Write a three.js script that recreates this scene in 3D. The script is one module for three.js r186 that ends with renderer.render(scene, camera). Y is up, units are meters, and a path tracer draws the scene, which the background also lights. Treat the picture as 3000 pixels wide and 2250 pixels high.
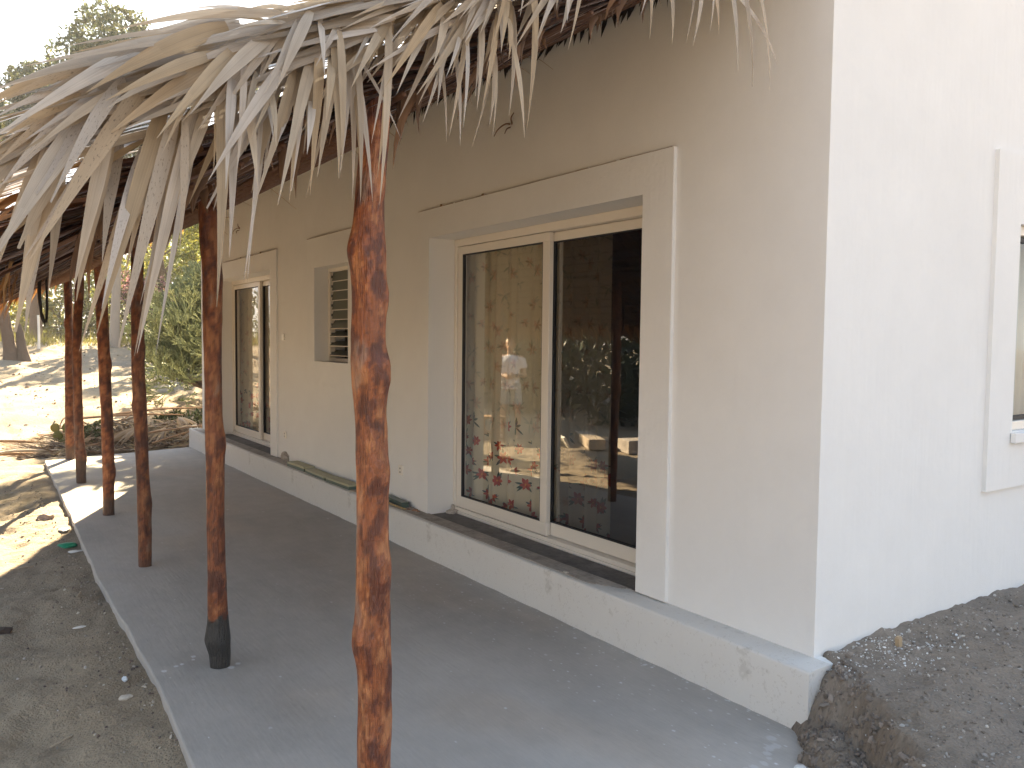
import * as THREE from 'three';
import { mergeGeometries } from 'three/addons/utils/BufferGeometryUtils.js';
import { RoundedBoxGeometry } from 'three/addons/geometries/RoundedBoxGeometry.js';
import { MarchingCubes } from 'three/addons/objects/MarchingCubes.js';
import { ImprovedNoise } from 'three/addons/math/ImprovedNoise.js';

// ------------------------------------------------------------------ camera, sky, sun, exposure
const scene = new THREE.Scene();
const camera = new THREE.PerspectiveCamera(50.72, 4 / 3, 0.05, 1500);
{
  const X = [0.82164498, 0.0219816, -0.56957558], Y = [0.01066761, 0.9984881, 0.05392323], Z = [0.56989976, -0.05038176, 0.82016824];
  const m = new THREE.Matrix4().set(X[0], X[1], X[2], 0, Y[0], Y[1], Y[2], 0, Z[0], Z[1], Z[2], 0, 0, 0, 0, 1);
  camera.quaternion.setFromRotationMatrix(m);
  camera.position.set(-2.990, 1.6, 2.035);
}
const renderer = new THREE.WebGLRenderer({ antialias: true });
renderer.setSize(1024, 768);
renderer.toneMapping = THREE.LinearToneMapping;
renderer.toneMappingExposure = 9.6;
renderer.shadowMap.enabled = true;
const D2R = Math.PI / 180;
const SUN_AZ = 26 * D2R, SUN_EL = 28 * D2R;
const SUN = new THREE.Vector3(Math.sin(SUN_AZ) * Math.cos(SUN_EL), Math.sin(SUN_EL), -Math.cos(SUN_AZ) * Math.cos(SUN_EL));
const sun = new THREE.DirectionalLight(new THREE.Color(1.0, 0.79, 0.51), 5);
sun.position.copy(SUN).multiplyScalar(60);
sun.castShadow = true;
sun.shadow.camera.left = sun.shadow.camera.bottom = -30; sun.shadow.camera.right = sun.shadow.camera.top = 30;
sun.shadow.camera.far = 140; sun.shadow.mapSize.set(4096, 4096); sun.shadow.bias = -0.0005;
scene.add(sun); scene.add(sun.target);
{
  const W = 512, H = 256, d = new Float32Array(W * H * 4), v = new THREE.Vector3();
  for (let j = 0; j < H; j++) for (let i = 0; i < W; i++) {
    const el = ((j + 0.5) / H - 0.5) * Math.PI, az = ((i + 0.5) / W - 0.5) * 2 * Math.PI;
    v.set(Math.cos(el) * Math.cos(az), Math.sin(el), Math.cos(el) * Math.sin(az));
    const th = Math.acos(Math.min(1, Math.max(-1, v.dot(SUN)))) / D2R;
    const e = Math.max(0, v.y), t = Math.pow(e, 0.55);
    let c = [0.62 + (0.27 - 0.62) * t, 0.67 + (0.42 - 0.67) * t, 0.72 + (0.66 - 0.72) * t];
    const a = 0.9 * Math.exp(-th / 14) + 0.32 * Math.exp(-th / 38);
    c = [c[0] * 0.208 + a * 0.35, c[1] * 0.208 + a * 0.33, c[2] * 0.208 + a * 0.295];
    if (el < 0) c = [0.2, 0.18, 0.15];
    const k = (j * W + i) * 4; d[k] = c[0]; d[k + 1] = c[1]; d[k + 2] = c[2]; d[k + 3] = 1;
  }
  const tex = new THREE.DataTexture(d, W, H, THREE.RGBAFormat, THREE.FloatType);
  tex.mapping = THREE.EquirectangularReflectionMapping; tex.magFilter = tex.minFilter = THREE.LinearFilter;
  tex.needsUpdate = true;
  scene.background = tex; scene.environment = tex;
}

// ------------------------------------------------------------------ helpers
let seed = 20240;
function rnd() { seed = (seed * 1664525 + 1013904223) >>> 0; return seed / 4294967296; }
const rr = (a, b) => a + (b - a) * rnd();
const clamp = (x, a = 0, b = 1) => Math.min(b, Math.max(a, x));
const sstep = (a, b, x) => { const t = clamp((x - a) / (b - a)); return t * t * (3 - 2 * t); };
const lerp = (a, b, t) => a + (b - a) * t;
const IN = new ImprovedNoise();
const n3 = (x, y, z) => IN.noise(x + 31.7, y + 11.3, z + 57.1);
function fbm(x, y, z, o = 4) { let s = 0, a = 0.5; for (let i = 0; i < o; i++) { s += a * n3(x, y, z); x *= 2.03; y *= 2.03; z *= 2.03; a *= 0.5; } return s; }
const V = (x, y, z) => new THREE.Vector3(x, y, z);
const C = (r, g, b) => new THREE.Color().setRGB(r, g, b);
const names = {};
function numbered(n) { const k = names[n] = (names[n] ?? -1) + 1; return k ? `${n}_${String(k).padStart(3, '0')}` : n; }
function shadow(o) { o.castShadow = true; o.receiveShadow = true; return o; }
function part(name, g, m, parent) { const o = shadow(new THREE.Mesh(g, m)); o.name = name; parent.add(o); return o; }
function tag(o, label, category, group) { o.userData.label = label; o.userData.category = category; if (group) o.userData.group = group; return o; }
function thing(name, label, category, pos = [0, 0, 0], turn = 0, group) {
  const o = new THREE.Group(); o.name = numbered(name); scene.add(o); o.position.set(...pos); o.rotation.y = turn; return tag(o, label, category, group);
}
function solo(name, g, m, label, category, pos = [0, 0, 0], group) {
  const o = shadow(new THREE.Mesh(g, m)); o.name = numbered(name); scene.add(o); o.position.set(...pos); return tag(o, label, category, group);
}
function structure(name, g, m) { const o = shadow(new THREE.Mesh(g, m)); o.name = name; o.userData.kind = 'structure'; scene.add(o); return o; }
function box(x0, x1, y0, y1, z0, z1, r = 0) {
  const g = r ? new RoundedBoxGeometry(x1 - x0, y1 - y0, z1 - z0, 2, r) : new THREE.BoxGeometry(x1 - x0, y1 - y0, z1 - z0);
  g.translate((x0 + x1) / 2, (y0 + y1) / 2, (z0 + z1) / 2);
  boxUV(g); return g;
}
function boxUV(g) { // uv in metres by dominant normal axis
  const p = g.attributes.position, n = g.attributes.normal, uv = new Float32Array(p.count * 2);
  for (let i = 0; i < p.count; i++) {
    const ax = Math.abs(n.getX(i)), ay = Math.abs(n.getY(i)), az = Math.abs(n.getZ(i)), x = p.getX(i), y = p.getY(i), z = p.getZ(i);
    if (ax >= ay && ax >= az) { uv[2 * i] = z; uv[2 * i + 1] = y; } else if (ay >= az) { uv[2 * i] = x; uv[2 * i + 1] = z; } else { uv[2 * i] = x; uv[2 * i + 1] = y; }
  }
  g.setAttribute('uv', new THREE.BufferAttribute(uv, 2)); return g;
}
const merge = (a) => mergeGeometries(a.map((g) => g.index ? g.toNonIndexed() : g).map((g) => { const q = new THREE.BufferGeometry(); for (const k of ['position', 'normal', 'uv', ...(a.every((h) => h.attributes.color) ? ['color'] : [])]) if (g.attributes[k]) q.setAttribute(k, g.attributes[k]); return q; }));
// tube through points with varying radius and optional vertex colour
function limb(pts, radii, sides = 8, colorFn) {
  const curve = new THREE.CatmullRomCurve3(pts), n = (pts.length - 1) * 5, P = [], U = [], K = [], I = [];
  const fr = curve.computeFrenetFrames(n, false);
  for (let i = 0; i <= n; i++) {
    const t = i / n, p = curve.getPoint(t), f = t * (radii.length - 1), a = Math.min(radii.length - 2, Math.floor(f)), r = lerp(radii[a], radii[a + 1], f - a);
    const N = fr.normals[i], B = fr.binormals[i];
    for (let j = 0; j <= sides; j++) {
      const th = j / sides * Math.PI * 2, q = V().copy(p).addScaledVector(N, Math.cos(th) * r).addScaledVector(B, Math.sin(th) * r);
      P.push(q.x, q.y, q.z); U.push(j / sides, t * 3);
      if (colorFn) { const c = colorFn(q, t); K.push(c[0], c[1], c[2]); }
    }
  }
  for (let i = 0; i < n; i++) for (let j = 0; j < sides; j++) { const a = i * (sides + 1) + j, b = a + sides + 1; I.push(a, a + 1, b, b, a + 1, b + 1); }
  const c0 = P.length / 3; P.push(pts[0].x, pts[0].y, pts[0].z); U.push(0, 0); if (colorFn) K.push(...colorFn(pts[0], 0));
  const e = pts[pts.length - 1]; P.push(e.x, e.y, e.z); U.push(0, 0); if (colorFn) K.push(...colorFn(e, 1));
  for (let j = 0; j < sides; j++) { I.push(c0, j + 1, j); const b = n * (sides + 1); I.push(c0 + 1, b + j, b + j + 1); }
  const g = new THREE.BufferGeometry();
  g.setAttribute('position', new THREE.Float32BufferAttribute(P, 3)); g.setAttribute('uv', new THREE.Float32BufferAttribute(U, 2));
  if (colorFn) g.setAttribute('color', new THREE.Float32BufferAttribute(K, 3));
  g.setIndex(I); g.computeVertexNormals(); return g;
}
// tileable noise field in [-1,1], period n cells
function tileNoise(S, cells, sd, oct = 4) {
  const out = new Float32Array(S * S);
  let amp = 1, tot = 0;
  for (let o = 0; o < oct; o++) {
    const c = cells * (1 << o), L = new Float32Array(c * c);
    let s = (sd * 7919 + o * 104729) >>> 0;
    for (let i = 0; i < c * c; i++) { s = (s * 1664525 + 1013904223) >>> 0; L[i] = s / 2147483648 - 1; }
    for (let y = 0; y < S; y++) {
      const fy = y / S * c, y0 = Math.floor(fy), ty = fy - y0, wy = ty * ty * (3 - 2 * ty), r0 = (y0 % c) * c, r1 = ((y0 + 1) % c) * c;
      for (let x = 0; x < S; x++) {
        const fx = x / S * c, x0 = Math.floor(fx), tx = fx - x0, wx = tx * tx * (3 - 2 * tx), a = x0 % c, b = (x0 + 1) % c;
        out[y * S + x] += amp * ((L[r0 + a] * (1 - wx) + L[r0 + b] * wx) * (1 - wy) + (L[r1 + a] * (1 - wx) + L[r1 + b] * wx) * wy);
      }
    }
    tot += amp; amp *= 0.55;
  }
  for (let i = 0; i < out.length; i++) out[i] /= tot * 0.6;
  return out;
}
function dataTex(S, H, fn, srgb) { // fn(i, x, y) -> [r,g,b] linear 0..1 ; stored as sRGB bytes if srgb
  const d = new Uint8Array(S * H * 4), enc = (c) => 255 * (srgb ? (c <= 0.0031308 ? c * 12.92 : 1.055 * Math.pow(c, 1 / 2.4) - 0.055) : c);
  for (let y = 0; y < H; y++) for (let x = 0; x < S; x++) {
    const i = y * S + x, c = fn(i, x, y);
    d[4 * i] = enc(clamp(c[0])); d[4 * i + 1] = enc(clamp(c[1])); d[4 * i + 2] = enc(clamp(c[2])); d[4 * i + 3] = 255;
  }
  const t = new THREE.DataTexture(d, S, H, THREE.RGBAFormat);
  t.wrapS = t.wrapT = THREE.RepeatWrapping; t.magFilter = THREE.LinearFilter; t.minFilter = THREE.LinearMipmapLinearFilter; t.generateMipmaps = true;
  if (srgb) t.colorSpace = THREE.SRGBColorSpace; t.needsUpdate = true; return t;
}
function rep(t, u, v) { const c = t.clone(); c.repeat.set(u, v); c.needsUpdate = true; return c; }

// ------------------------------------------------------------------ textures and materials
const nA = tileNoise(512, 4, 1, 6), nB = tileNoise(512, 16, 2, 5), nC = tileNoise(512, 64, 3, 3);
const bigA = tileNoise(1024, 6, 5, 6), bigB = tileNoise(1024, 40, 6, 4), bigC = tileNoise(1024, 160, 7, 2);
// plaster: brush strokes drawn vertically, faint patches
const strokes = tileNoise(512, 64, 9, 2);
const plasterH = dataTex(512, 512, (i, x, y) => { const s = strokes[(Math.floor(y / 10) * 512 + x) % 262144]; const h = 0.5 + 0.13 * nB[i] + 0.16 * nA[i] + 0.1 * s + 0.05 * nC[i]; return [h, h, h]; });
const plasterC = dataTex(512, 512, (i) => { const k = 1 + 0.022 * nA[i] + 0.014 * nB[i]; return [0.97 * k, 0.97 * k, 0.97 * k]; }, true);
const mk = (o) => new THREE.MeshStandardMaterial(o);
const wallMat = mk({ color: C(0.82, 0.808, 0.78), map: rep(plasterC, 0.45, 0.45), bumpMap: rep(plasterH, 0.6, 0.6), bumpScale: 0.0025, roughness: 0.82 });
const sideMat = mk({ color: C(0.82, 0.808, 0.78), map: rep(plasterC, 0.45, 0.45), bumpMap: rep(plasterH, 0.6, 0.6), bumpScale: 0.003, roughness: 0.8 });
const trimMat = mk({ color: C(0.82, 0.808, 0.78), map: rep(plasterC, 0.6, 0.6), bumpMap: rep(plasterH, 0.8, 0.8), bumpScale: 0.004, roughness: 0.7 });
const dirtN = bigB;
const plinthC = dataTex(1024, 1024, (i) => { const a = bigA[i], b = bigB[i], c = bigC[i]; const d = sstep(0.35, 0.85, a * 0.8 + b * 0.5) * 0.35 + (c > 0.62 && b > 0.1 ? 0.22 : 0); return [lerp(0.70, 0.40, d), lerp(0.67, 0.365, d), lerp(0.62, 0.31, d)]; }, true);
const plinthMat = mk({ map: rep(plinthC, 0.7, 0.7), bumpMap: rep(plasterH, 0.8, 0.8), bumpScale: 0.005, roughness: 0.85 });
const rawC = dataTex(512, 512, (i) => { const k = 1 + 0.25 * nA[i] + 0.2 * nB[i] + 0.12 * nC[i]; return [0.44 * k, 0.39 * k, 0.335 * k]; }, true);
const rawConcrete = mk({ map: rep(rawC, 0.8, 0.8), bumpMap: rep(plasterH, 1.5, 1.5), bumpScale: 0.01, roughness: 0.95 });
const darkConcrete = mk({ color: C(0.42, 0.43, 0.46), map: rep(rawC, 1.1, 1.1), roughness: 0.95 });
const aluMat = mk({ color: C(0.78, 0.725, 0.64), roughness: 0.38 });
const gasketMat = mk({ color: C(0.02, 0.02, 0.022), roughness: 0.6 });
const glassMat = new THREE.MeshPhysicalMaterial({ color: C(0.93, 0.95, 0.94), roughness: 0.0, transmission: 1, thickness: 0, ior: 2.4 });
const plainGlass = glassMat.clone(); plainGlass.ior = 1.5;
const tintedGlass = glassMat.clone(); tintedGlass.color = C(0.36, 0.36, 0.36);
const plasticMat = mk({ color: C(0.8, 0.76, 0.68), roughness: 0.35 });
const darkMat = mk({ color: C(0.03, 0.027, 0.025), roughness: 0.8 });
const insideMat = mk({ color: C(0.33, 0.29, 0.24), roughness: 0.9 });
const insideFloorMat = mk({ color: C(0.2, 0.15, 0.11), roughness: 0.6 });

// ------------------------------------------------------------------ ground
function prints(x, z, cell, sd) { // scuffed dents left by feet
  let h = 0; const cx = Math.floor(x / cell), cz = Math.floor(z / cell);
  for (let i = -1; i <= 1; i++) for (let j = -1; j <= 1; j++) {
    const r = (k) => { const q = Math.sin((cx + i) * 127.1 + (cz + j) * 311.7 + k * 74.7 + sd) * 43758.5453; return q - Math.floor(q); };
    if (r(5) < 0.25) continue;
    const px = (cx + i + r(1)) * cell, pz = (cz + j + r(2)) * cell, a = r(3) * 6.28, u = ((x - px) * Math.cos(a) + (z - pz) * Math.sin(a)) / (0.55 * cell), v = ((z - pz) * Math.cos(a) - (x - px) * Math.sin(a)) / (0.3 * cell), d = u * u + v * v;
    h += -Math.exp(-d * 1.6) * (0.4 + 0.6 * r(4)) + 0.45 * Math.exp(-Math.pow(Math.sqrt(d) - 1.15, 2) * 5) * r(4);
  }
  return h;
}
function groundY(x, z) {
  let h = -0.075 + (z > -10.4 ? 0.034 * sstep(-2.75, -2.3, x) : 0) + 0.012 * n3(x * 1.7, 0, z * 1.7) + 0.017 * n3(x * 4.2, 3, z * 4.2) + 0.008 * n3(x * 11, 7, z * 11);
  h -= 0.026 * Math.pow(Math.max(0, n3(x * 4.2 + 9, 1.5, z * 3.6)), 1.5) * 3;           // scuffs and foot marks
  if (x > -4.6 && x < -2.0 && z > -9.5 && z < 1) { const f = sstep(-2.25, -2.45, x); h += (0.016 * prints(x, z, 0.21, 1) + 0.008 * prints(x, z, 0.1, 7)) * (0.35 + 0.65 * f); }
  // dune rising beyond the terrace
  const d = -z - 12.2 + 0.8 * n3(x * 0.3, 2, z * 0.3);
  h += sstep(0, 3, d) * Math.min(1.45, 0.108 * Math.max(0, d - 0.6)) - 0.02 * Math.max(0, -z - 29);
  if (z < -12) h += 0.05 * n3(x * 1.1, 8, z * 0.9) + 0.03 * n3(x * 3, 5, z * 2.2);
  if (z < -60) h = Math.max(h, -1.5);
  // earth bank against the gable wall
  if (x > -1.5 && x < 40 && z > -0.5) {
    const q = x * 0.72 + z * 0.69 + 0.05 * n3(x * 6, 4, z * 6) + 0.03 * n3(x * 17, 2, z * 17);
    const th = -0.035 + 0.14 * sstep(0.1, 0.35, z), s1 = sstep(-0.14, -0.02, q) * 0.4 + sstep(th - 0.02, th + 0.09, q) * 0.6;
    const near = sstep(3.5, 1.2, z);
    let b = 0.315 * s1 * sstep(-0.45, -0.1, z);
    if (s1 > 0.02) b += s1 * (0.012 * n3(x * 9, 6, z * 9) + 0.010 * n3(x * 23, 1, z * 23) + 0.012 * n3(x * 3, 3, z * 3)) + (s1 < 0.9 ? 0.022 * n3(x * 31, 9, z * 31) : 0);
    h += b * (z > 1.2 ? lerp(0.85, 1, near) : 1) - (z > 0.9 ? 0.10 * sstep(0.9, 3.2, z) * s1 : 0) - 0.035 * sstep(0.3, 1.2, z) * s1;
  }
  // under the terrace and the house
  if (x > -2.0 && z > -9.7 && z < (x > -0.1 ? -0.12 : 0.0)) h = Math.min(h, -0.06) - 0.03;
  if (x > -2.0 && x < 0 && z >= 0 && z < 1.4 && h < 0.004) h = -0.05;
  return h;
}
function axis(list) { const a = []; for (const [p, q, st] of list) for (let v = p; v < q - 1e-6; v += st) a.push(v); a.push(list[list.length - 1][1]); return a; }
{
  const xs = axis([[-400, -100, 50], [-100, -30, 10], [-30, -8, 1], [-8, -3.4, 0.12], [-3.4, -2.0, 0.026], [-2.0, -0.7, 0.13], [-0.7, 0.6, 0.022], [0.6, 2.6, 0.034], [2.6, 8, 0.3], [8, 30, 1.5], [30, 100, 10], [100, 400, 50]]);
  const zs = axis([[-400, -100, 50], [-100, -40, 6], [-40, -28, 0.6], [-28, -13, 0.14], [-13, -8, 0.07], [-8, -4, 0.04], [-4, -0.7, 0.028], [-0.7, -0.08, 0.06], [-0.08, 1.1, 0.022], [1.1, 4, 0.12], [4, 20, 1], [20, 100, 10], [100, 400, 50]]);
  const nx = xs.length, nz = zs.length, P = new Float32Array(nx * nz * 3), U = new Float32Array(nx * nz * 2), K = new Float32Array(nx * nz * 3), I = [];
  for (let j = 0; j < nz; j++) for (let i = 0; i < nx; i++) {
    const x = xs[i], z = zs[j], k = j * nx + i, y = groundY(x, z);
    P.set([x, y, z], 3 * k); U.set([x, z], 2 * k);
    const m = 0.5 + 0.5 * fbm(x * 0.7, 1, z * 0.7, 3), bank = (x > -0.7 && z > -0.5) ? 1 : 0;
    const litter = sstep(0.02, 0.4, fbm(x * 1.3 + 5, 4, z * 1.1, 4)) * (z < -9 ? 0.75 : 0.3);
    const m2 = sstep(-0.25, 0.35, fbm(x * 0.35 + 3, 6, z * 0.35, 3)); let c = [lerp(0.255, 0.33, m) + 0.05 * m2, lerp(0.205, 0.265, m) + 0.038 * m2, lerp(0.145, 0.185, m) + 0.02 * m2];
    if (bank) { const w = sstep(-0.1, 0.5, fbm(x * 2.2, 2, z * 2.2, 4)); c = [lerp(0.255, 0.175, w), lerp(0.21, 0.145, w), lerp(0.165, 0.117, w)]; }
    c = [lerp(c[0], 0.25, litter), lerp(c[1], 0.19, litter), lerp(c[2], 0.125, litter)];
    K.set(c, 3 * k);
  }
  for (let j = 0; j < nz - 1; j++) for (let i = 0; i < nx - 1; i++) { const a = j * nx + i, b = a + nx; I.push(a, b, a + 1, a + 1, b, b + 1); }
  const g = new THREE.BufferGeometry();
  g.setAttribute('position', new THREE.BufferAttribute(P, 3)); g.setAttribute('uv', new THREE.BufferAttribute(U, 2)); g.setAttribute('color', new THREE.BufferAttribute(K, 3));
  g.setIndex(I); g.computeVertexNormals();
  const sandC = dataTex(1024, 1024, (i) => { const k = 0.88 + 0.09 * bigB[i] + 0.075 * bigC[i] + 0.07 * bigA[i]; const dk = bigB[i] > 0.62 && bigC[i] > 0.25 ? 0.78 : 1, wt = bigC[i] > 1.02 && bigA[i] > 0 ? 1.5 : 1; return [k * dk * wt, k * dk * wt, k * dk * wt]; }, true);
  const sandH = dataTex(1024, 1024, (i) => { const h = 0.5 + 0.12 * bigA[i] + 0.16 * bigB[i] + 0.12 * bigC[i]; return [h, h, h]; });
  structure('ground', g, mk({ vertexColors: true, map: rep(sandC, 0.7, 0.7), bumpMap: rep(sandH, 0.9, 0.9), bumpScale: 0.014, roughness: 1 }));
}
// loose gravel, lumps, twigs and shell grit (nobody could count them)
{
  const bits = [], q = new THREE.Quaternion(), e = new THREE.Euler();
  const base = [0, 1, 2].map((k) => { const g = new THREE.IcosahedronGeometry(1, 1); const p = g.attributes.position; for (let i = 0; i < p.count; i++) { const s = 1 + 0.6 * n3(p.getX(i) * 1.3 + k * 9, p.getY(i) * 1.3, p.getZ(i) * 1.3); p.setXYZ(i, p.getX(i) * s, p.getY(i) * s * 0.7, p.getZ(i) * s); } g.computeVertexNormals(); return g; });
  function scatter(name, count, where, size, colors, rough = 1) {
    const im = new THREE.InstancedMesh(base[name.length % 3], mk({ color: C(1, 1, 1), roughness: rough }), count), M = new THREE.Matrix4(), col = new THREE.Color();
    for (let i = 0; i < count; i++) {
      const [x, z] = where(), s = size();
      e.set(rr(0, 6), rr(0, 6), rr(0, 6)); q.setFromEuler(e);
      M.compose(V(x, groundY(x, z) + s * 0.15, z), q, V(s * rr(0.7, 1.5), s, s * rr(0.7, 1.5)));
      im.setMatrixAt(i, M); const c = colors[Math.floor(rnd() * colors.length)], k = rr(0.75, 1.2); col.setRGB(c[0] * k, c[1] * k, c[2] * k); im.setColorAt(i, col);
    }
    im.name = numbered(name); im.userData.kind = 'stuff'; scene.add(shadow(im)); return im;
  }
  const bankAt = () => { for (;;) { const x = rr(-0.6, 2.6), z = rr(0.02, 1.2), d = 0.72 * x + 0.69 * z; if (d > -0.08) return [x, z]; } };
  const bankToe = () => { for (;;) { const x = rr(-0.6, 0.5), z = rr(0.09, 0.7), d = 0.72 * x + 0.69 * z; if (d > -0.16 && d < 0.16) return [x, z]; } };
  const bankPaint = () => { for (;;) { const x = 0.35 + 0.28 * (rnd() + rnd() + rnd() - 1.5) * 1.6, z = 0.16 + 0.12 * (rnd() + rnd() - 1) * 1.8; if (z > 0.02 && 0.72 * x + 0.69 * z > 0.05) return [x, z]; } };
  tag(scatter('gravel', 5200, bankAt, () => 0.0018 + 0.006 * Math.pow(rnd(), 4), [[0.24, 0.2, 0.16], [0.16, 0.135, 0.115], [0.3, 0.27, 0.24], [0.2, 0.165, 0.13], [0.42, 0.39, 0.35]]), 'small grey and brown grit on the earth bank by the white gable wall', 'gravel');
  tag(scatter('soil_lumps', 900, bankToe, () => 0.003 + 0.011 * Math.pow(rnd(), 3), [[0.2, 0.165, 0.135], [0.26, 0.215, 0.175], [0.17, 0.14, 0.115]]), 'crumbly dark lumps of earth at the foot of the bank by the plinth corner', 'soil');
  tag(scatter('paint_flakes', 380, bankPaint, () => 0.0014 + 0.0038 * Math.pow(rnd(), 2), [[0.68, 0.67, 0.65], [0.5, 0.48, 0.45]]), 'white flakes of paint and shell strewn on earth under the gable wall', 'flakes');
  const strip = () => { const z = -0.2 - 8 * Math.pow(rnd(), 1.3); return [-2.26 - 0.42 * Math.pow(rnd(), 2) + 0.02 * z * 0, z]; };
  tag(scatter('path_grit', 1100, strip, () => 0.002 + 0.0055 * Math.pow(rnd(), 3), [[0.16, 0.12, 0.1], [0.3, 0.26, 0.21], [0.42, 0.38, 0.32], [0.12, 0.09, 0.08]]), 'dark grit and crumbs gathered along the outer edge of the terrace', 'grit');
  const sand = () => [rr(-4.2, -2.3), rr(-8, 0.5)];
  tag(scatter('sand_debris', 200, sand, () => 0.003 + 0.007 * Math.pow(rnd(), 3), [[0.12, 0.09, 0.07], [0.3, 0.25, 0.2], [0.5, 0.45, 0.4]]), 'scattered dark crumbs and bark bits on the sand left of terrace', 'debris');
  const farSand = () => [rr(-5, 3.5), rr(-24, -10.6)];
  tag(scatter('dune_debris', 1600, farSand, () => 0.008 + 0.02 * Math.pow(rnd(), 3), [[0.18, 0.12, 0.08], [0.3, 0.22, 0.14], [0.45, 0.36, 0.26]]), 'dry leaf litter and bark crumbs scattered over the pale dune', 'debris');
}

// ------------------------------------------------------------------ terrace slab
{
  const E = [[-2.02, -9.82], [-2.06, -8.6], [-2.10, -7.2], [-2.15, -5.72], [-2.19, -4.7], [-2.22, -3.78], [-2.225, -2.76], [-2.24, -1.76], [-2.28, -1.04], [-2.31, 0], [-2.33, 1.35]];
  const s = new THREE.Shape(), edge = [];
  for (let i = 0; i < E.length - 1; i++) { const n = Math.ceil((E[i + 1][1] - E[i][1]) / 0.06); for (let k = 0; k < n; k++) { const t = k / n, z = lerp(E[i][1], E[i + 1][1], t); edge.push([lerp(E[i][0], E[i + 1][0], t) + 0.007 * n3(z * 2.1, 0, 3) + 0.005 * n3(z * 9, 0, 7), z]); } }
  edge.push(E[E.length - 1]);
  s.moveTo(-0.02, -10.28);
  for (const [x, z] of edge) s.lineTo(x, z);
  s.lineTo(-0.02, 1.35); s.closePath();
  const g = new THREE.ExtrudeGeometry(s, { depth: 0.115, bevelEnabled: true, bevelThickness: 0.008, bevelSize: 0.008, bevelOffset: -0.008, bevelSegments: 2, curveSegments: 1 });
  g.rotateX(Math.PI / 2); // (x, y=z) -> top at y=0 after shift
  g.translate(0, -0.008, 0);
  const p = g.attributes.position, uv = g.attributes.uv;
  for (let i = 0; i < p.count; i++) uv.setXY(i, (p.getX(i) + 2.4) / 2.4, (p.getZ(i) + 10.4) / 11.8);
  const S = 2048, blots = [];
  for (let i = 0; i < 420; i++) { const t = rnd(); const zz = t < 0.5 ? rr(-3, 0.4) : rr(-9, 0.5); const xx = t < 0.65 ? -0.16 - 0.55 * Math.pow(rnd(), 2) : rr(-2.2, -0.2); blots.push([xx, zz, 0.002 + 0.0055 * Math.pow(rnd(), 3), rr(0.3, 0.9)]); }
  for (const [a, b] of [[-2.03, -2.1], [-2.02, -2.14], [-2.09, -2.07], [-2.12, -2.06], [-2.18, -2.03], [-1.9, -1.9], [-1.86, -1.93]]) blots.push([a, b, rr(0.007, 0.016), 0.7]);
  for (let i = 0; i < 14; i++) blots.push([-0.28 - 0.03 * i + rr(-0.02, 0.02), 0.02 + 0.012 * i + rr(-0.03, 0.03), rr(0.008, 0.02), 0.3]);
  const spot = new Float32Array(S * S);
  for (const [a, b, r, w] of blots) {
    const cx = (a + 2.4) / 2.4 * S, cy = (b + 10.4) / 11.8 * S, rx = r / 2.4 * S + 1, ry = r / 11.8 * S + 0.6;
    for (let y = Math.floor(cy - 2 * ry); y <= cy + 2 * ry; y++) for (let x = Math.floor(cx - 2 * rx); x <= cx + 2 * rx; x++) if (x >= 0 && y >= 0 && x < S && y < S) {
      const q = Math.hypot((x - cx) / rx, (y - cy) / ry) + 0.4 * n3(x * 0.3, y * 0.5, r * 99); spot[y * S + x] = Math.max(spot[y * S + x], w * sstep(1.15, 0.75, q));
    }
  }
  const map = dataTex(S, S, (i, x, y) => {
    const X = x / S * 2.4, Z = y / S * 11.8;
    const A = bigA[(Math.floor(Z * 130) % 1024) * 1024 + Math.floor(X * 170) % 1024];
    const sw = n3(X * 1.4 + 0.6 * n3(X * 2, 1, Z * 1.2), 2, Z * 1.1), tr = n3(X * 9 + 2 * n3(X, 5, Z), 9, Z * 1.7 + X * 2), fine = bigC[(y % 1024) * 1024 + (x * 2) % 1024], sp = bigB[(Math.floor(Z * 300) % 1024) * 1024 + Math.floor(X * 300) % 1024];
    let k = 1 + 0.16 * sw + 0.10 * A + 0.07 * tr + 0.035 * fine + 0.05 * sp;
    const br = sstep(0.0, 0.6, n3(X * 1.9 + 7, 4, Z * 1.3) + 0.3 * A) * 0.3;
    let c = [0.43 * k * (1 + 0.05 * br), 0.402 * k * (1 - 0.1 * br), 0.366 * k * (1 - 0.25 * br)];
    const w = spot[i]; return [lerp(c[0], 0.7, w), lerp(c[1], 0.72, w), lerp(c[2], 0.74, w)];
  }, true);
  map.wrapS = map.wrapT = THREE.ClampToEdgeWrapping;
  structure('patio', g, mk({ map, bumpMap: rep(plasterH, 3.1, 15.3), bumpScale: 0.0025, roughness: 0.72 }));
}

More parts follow.
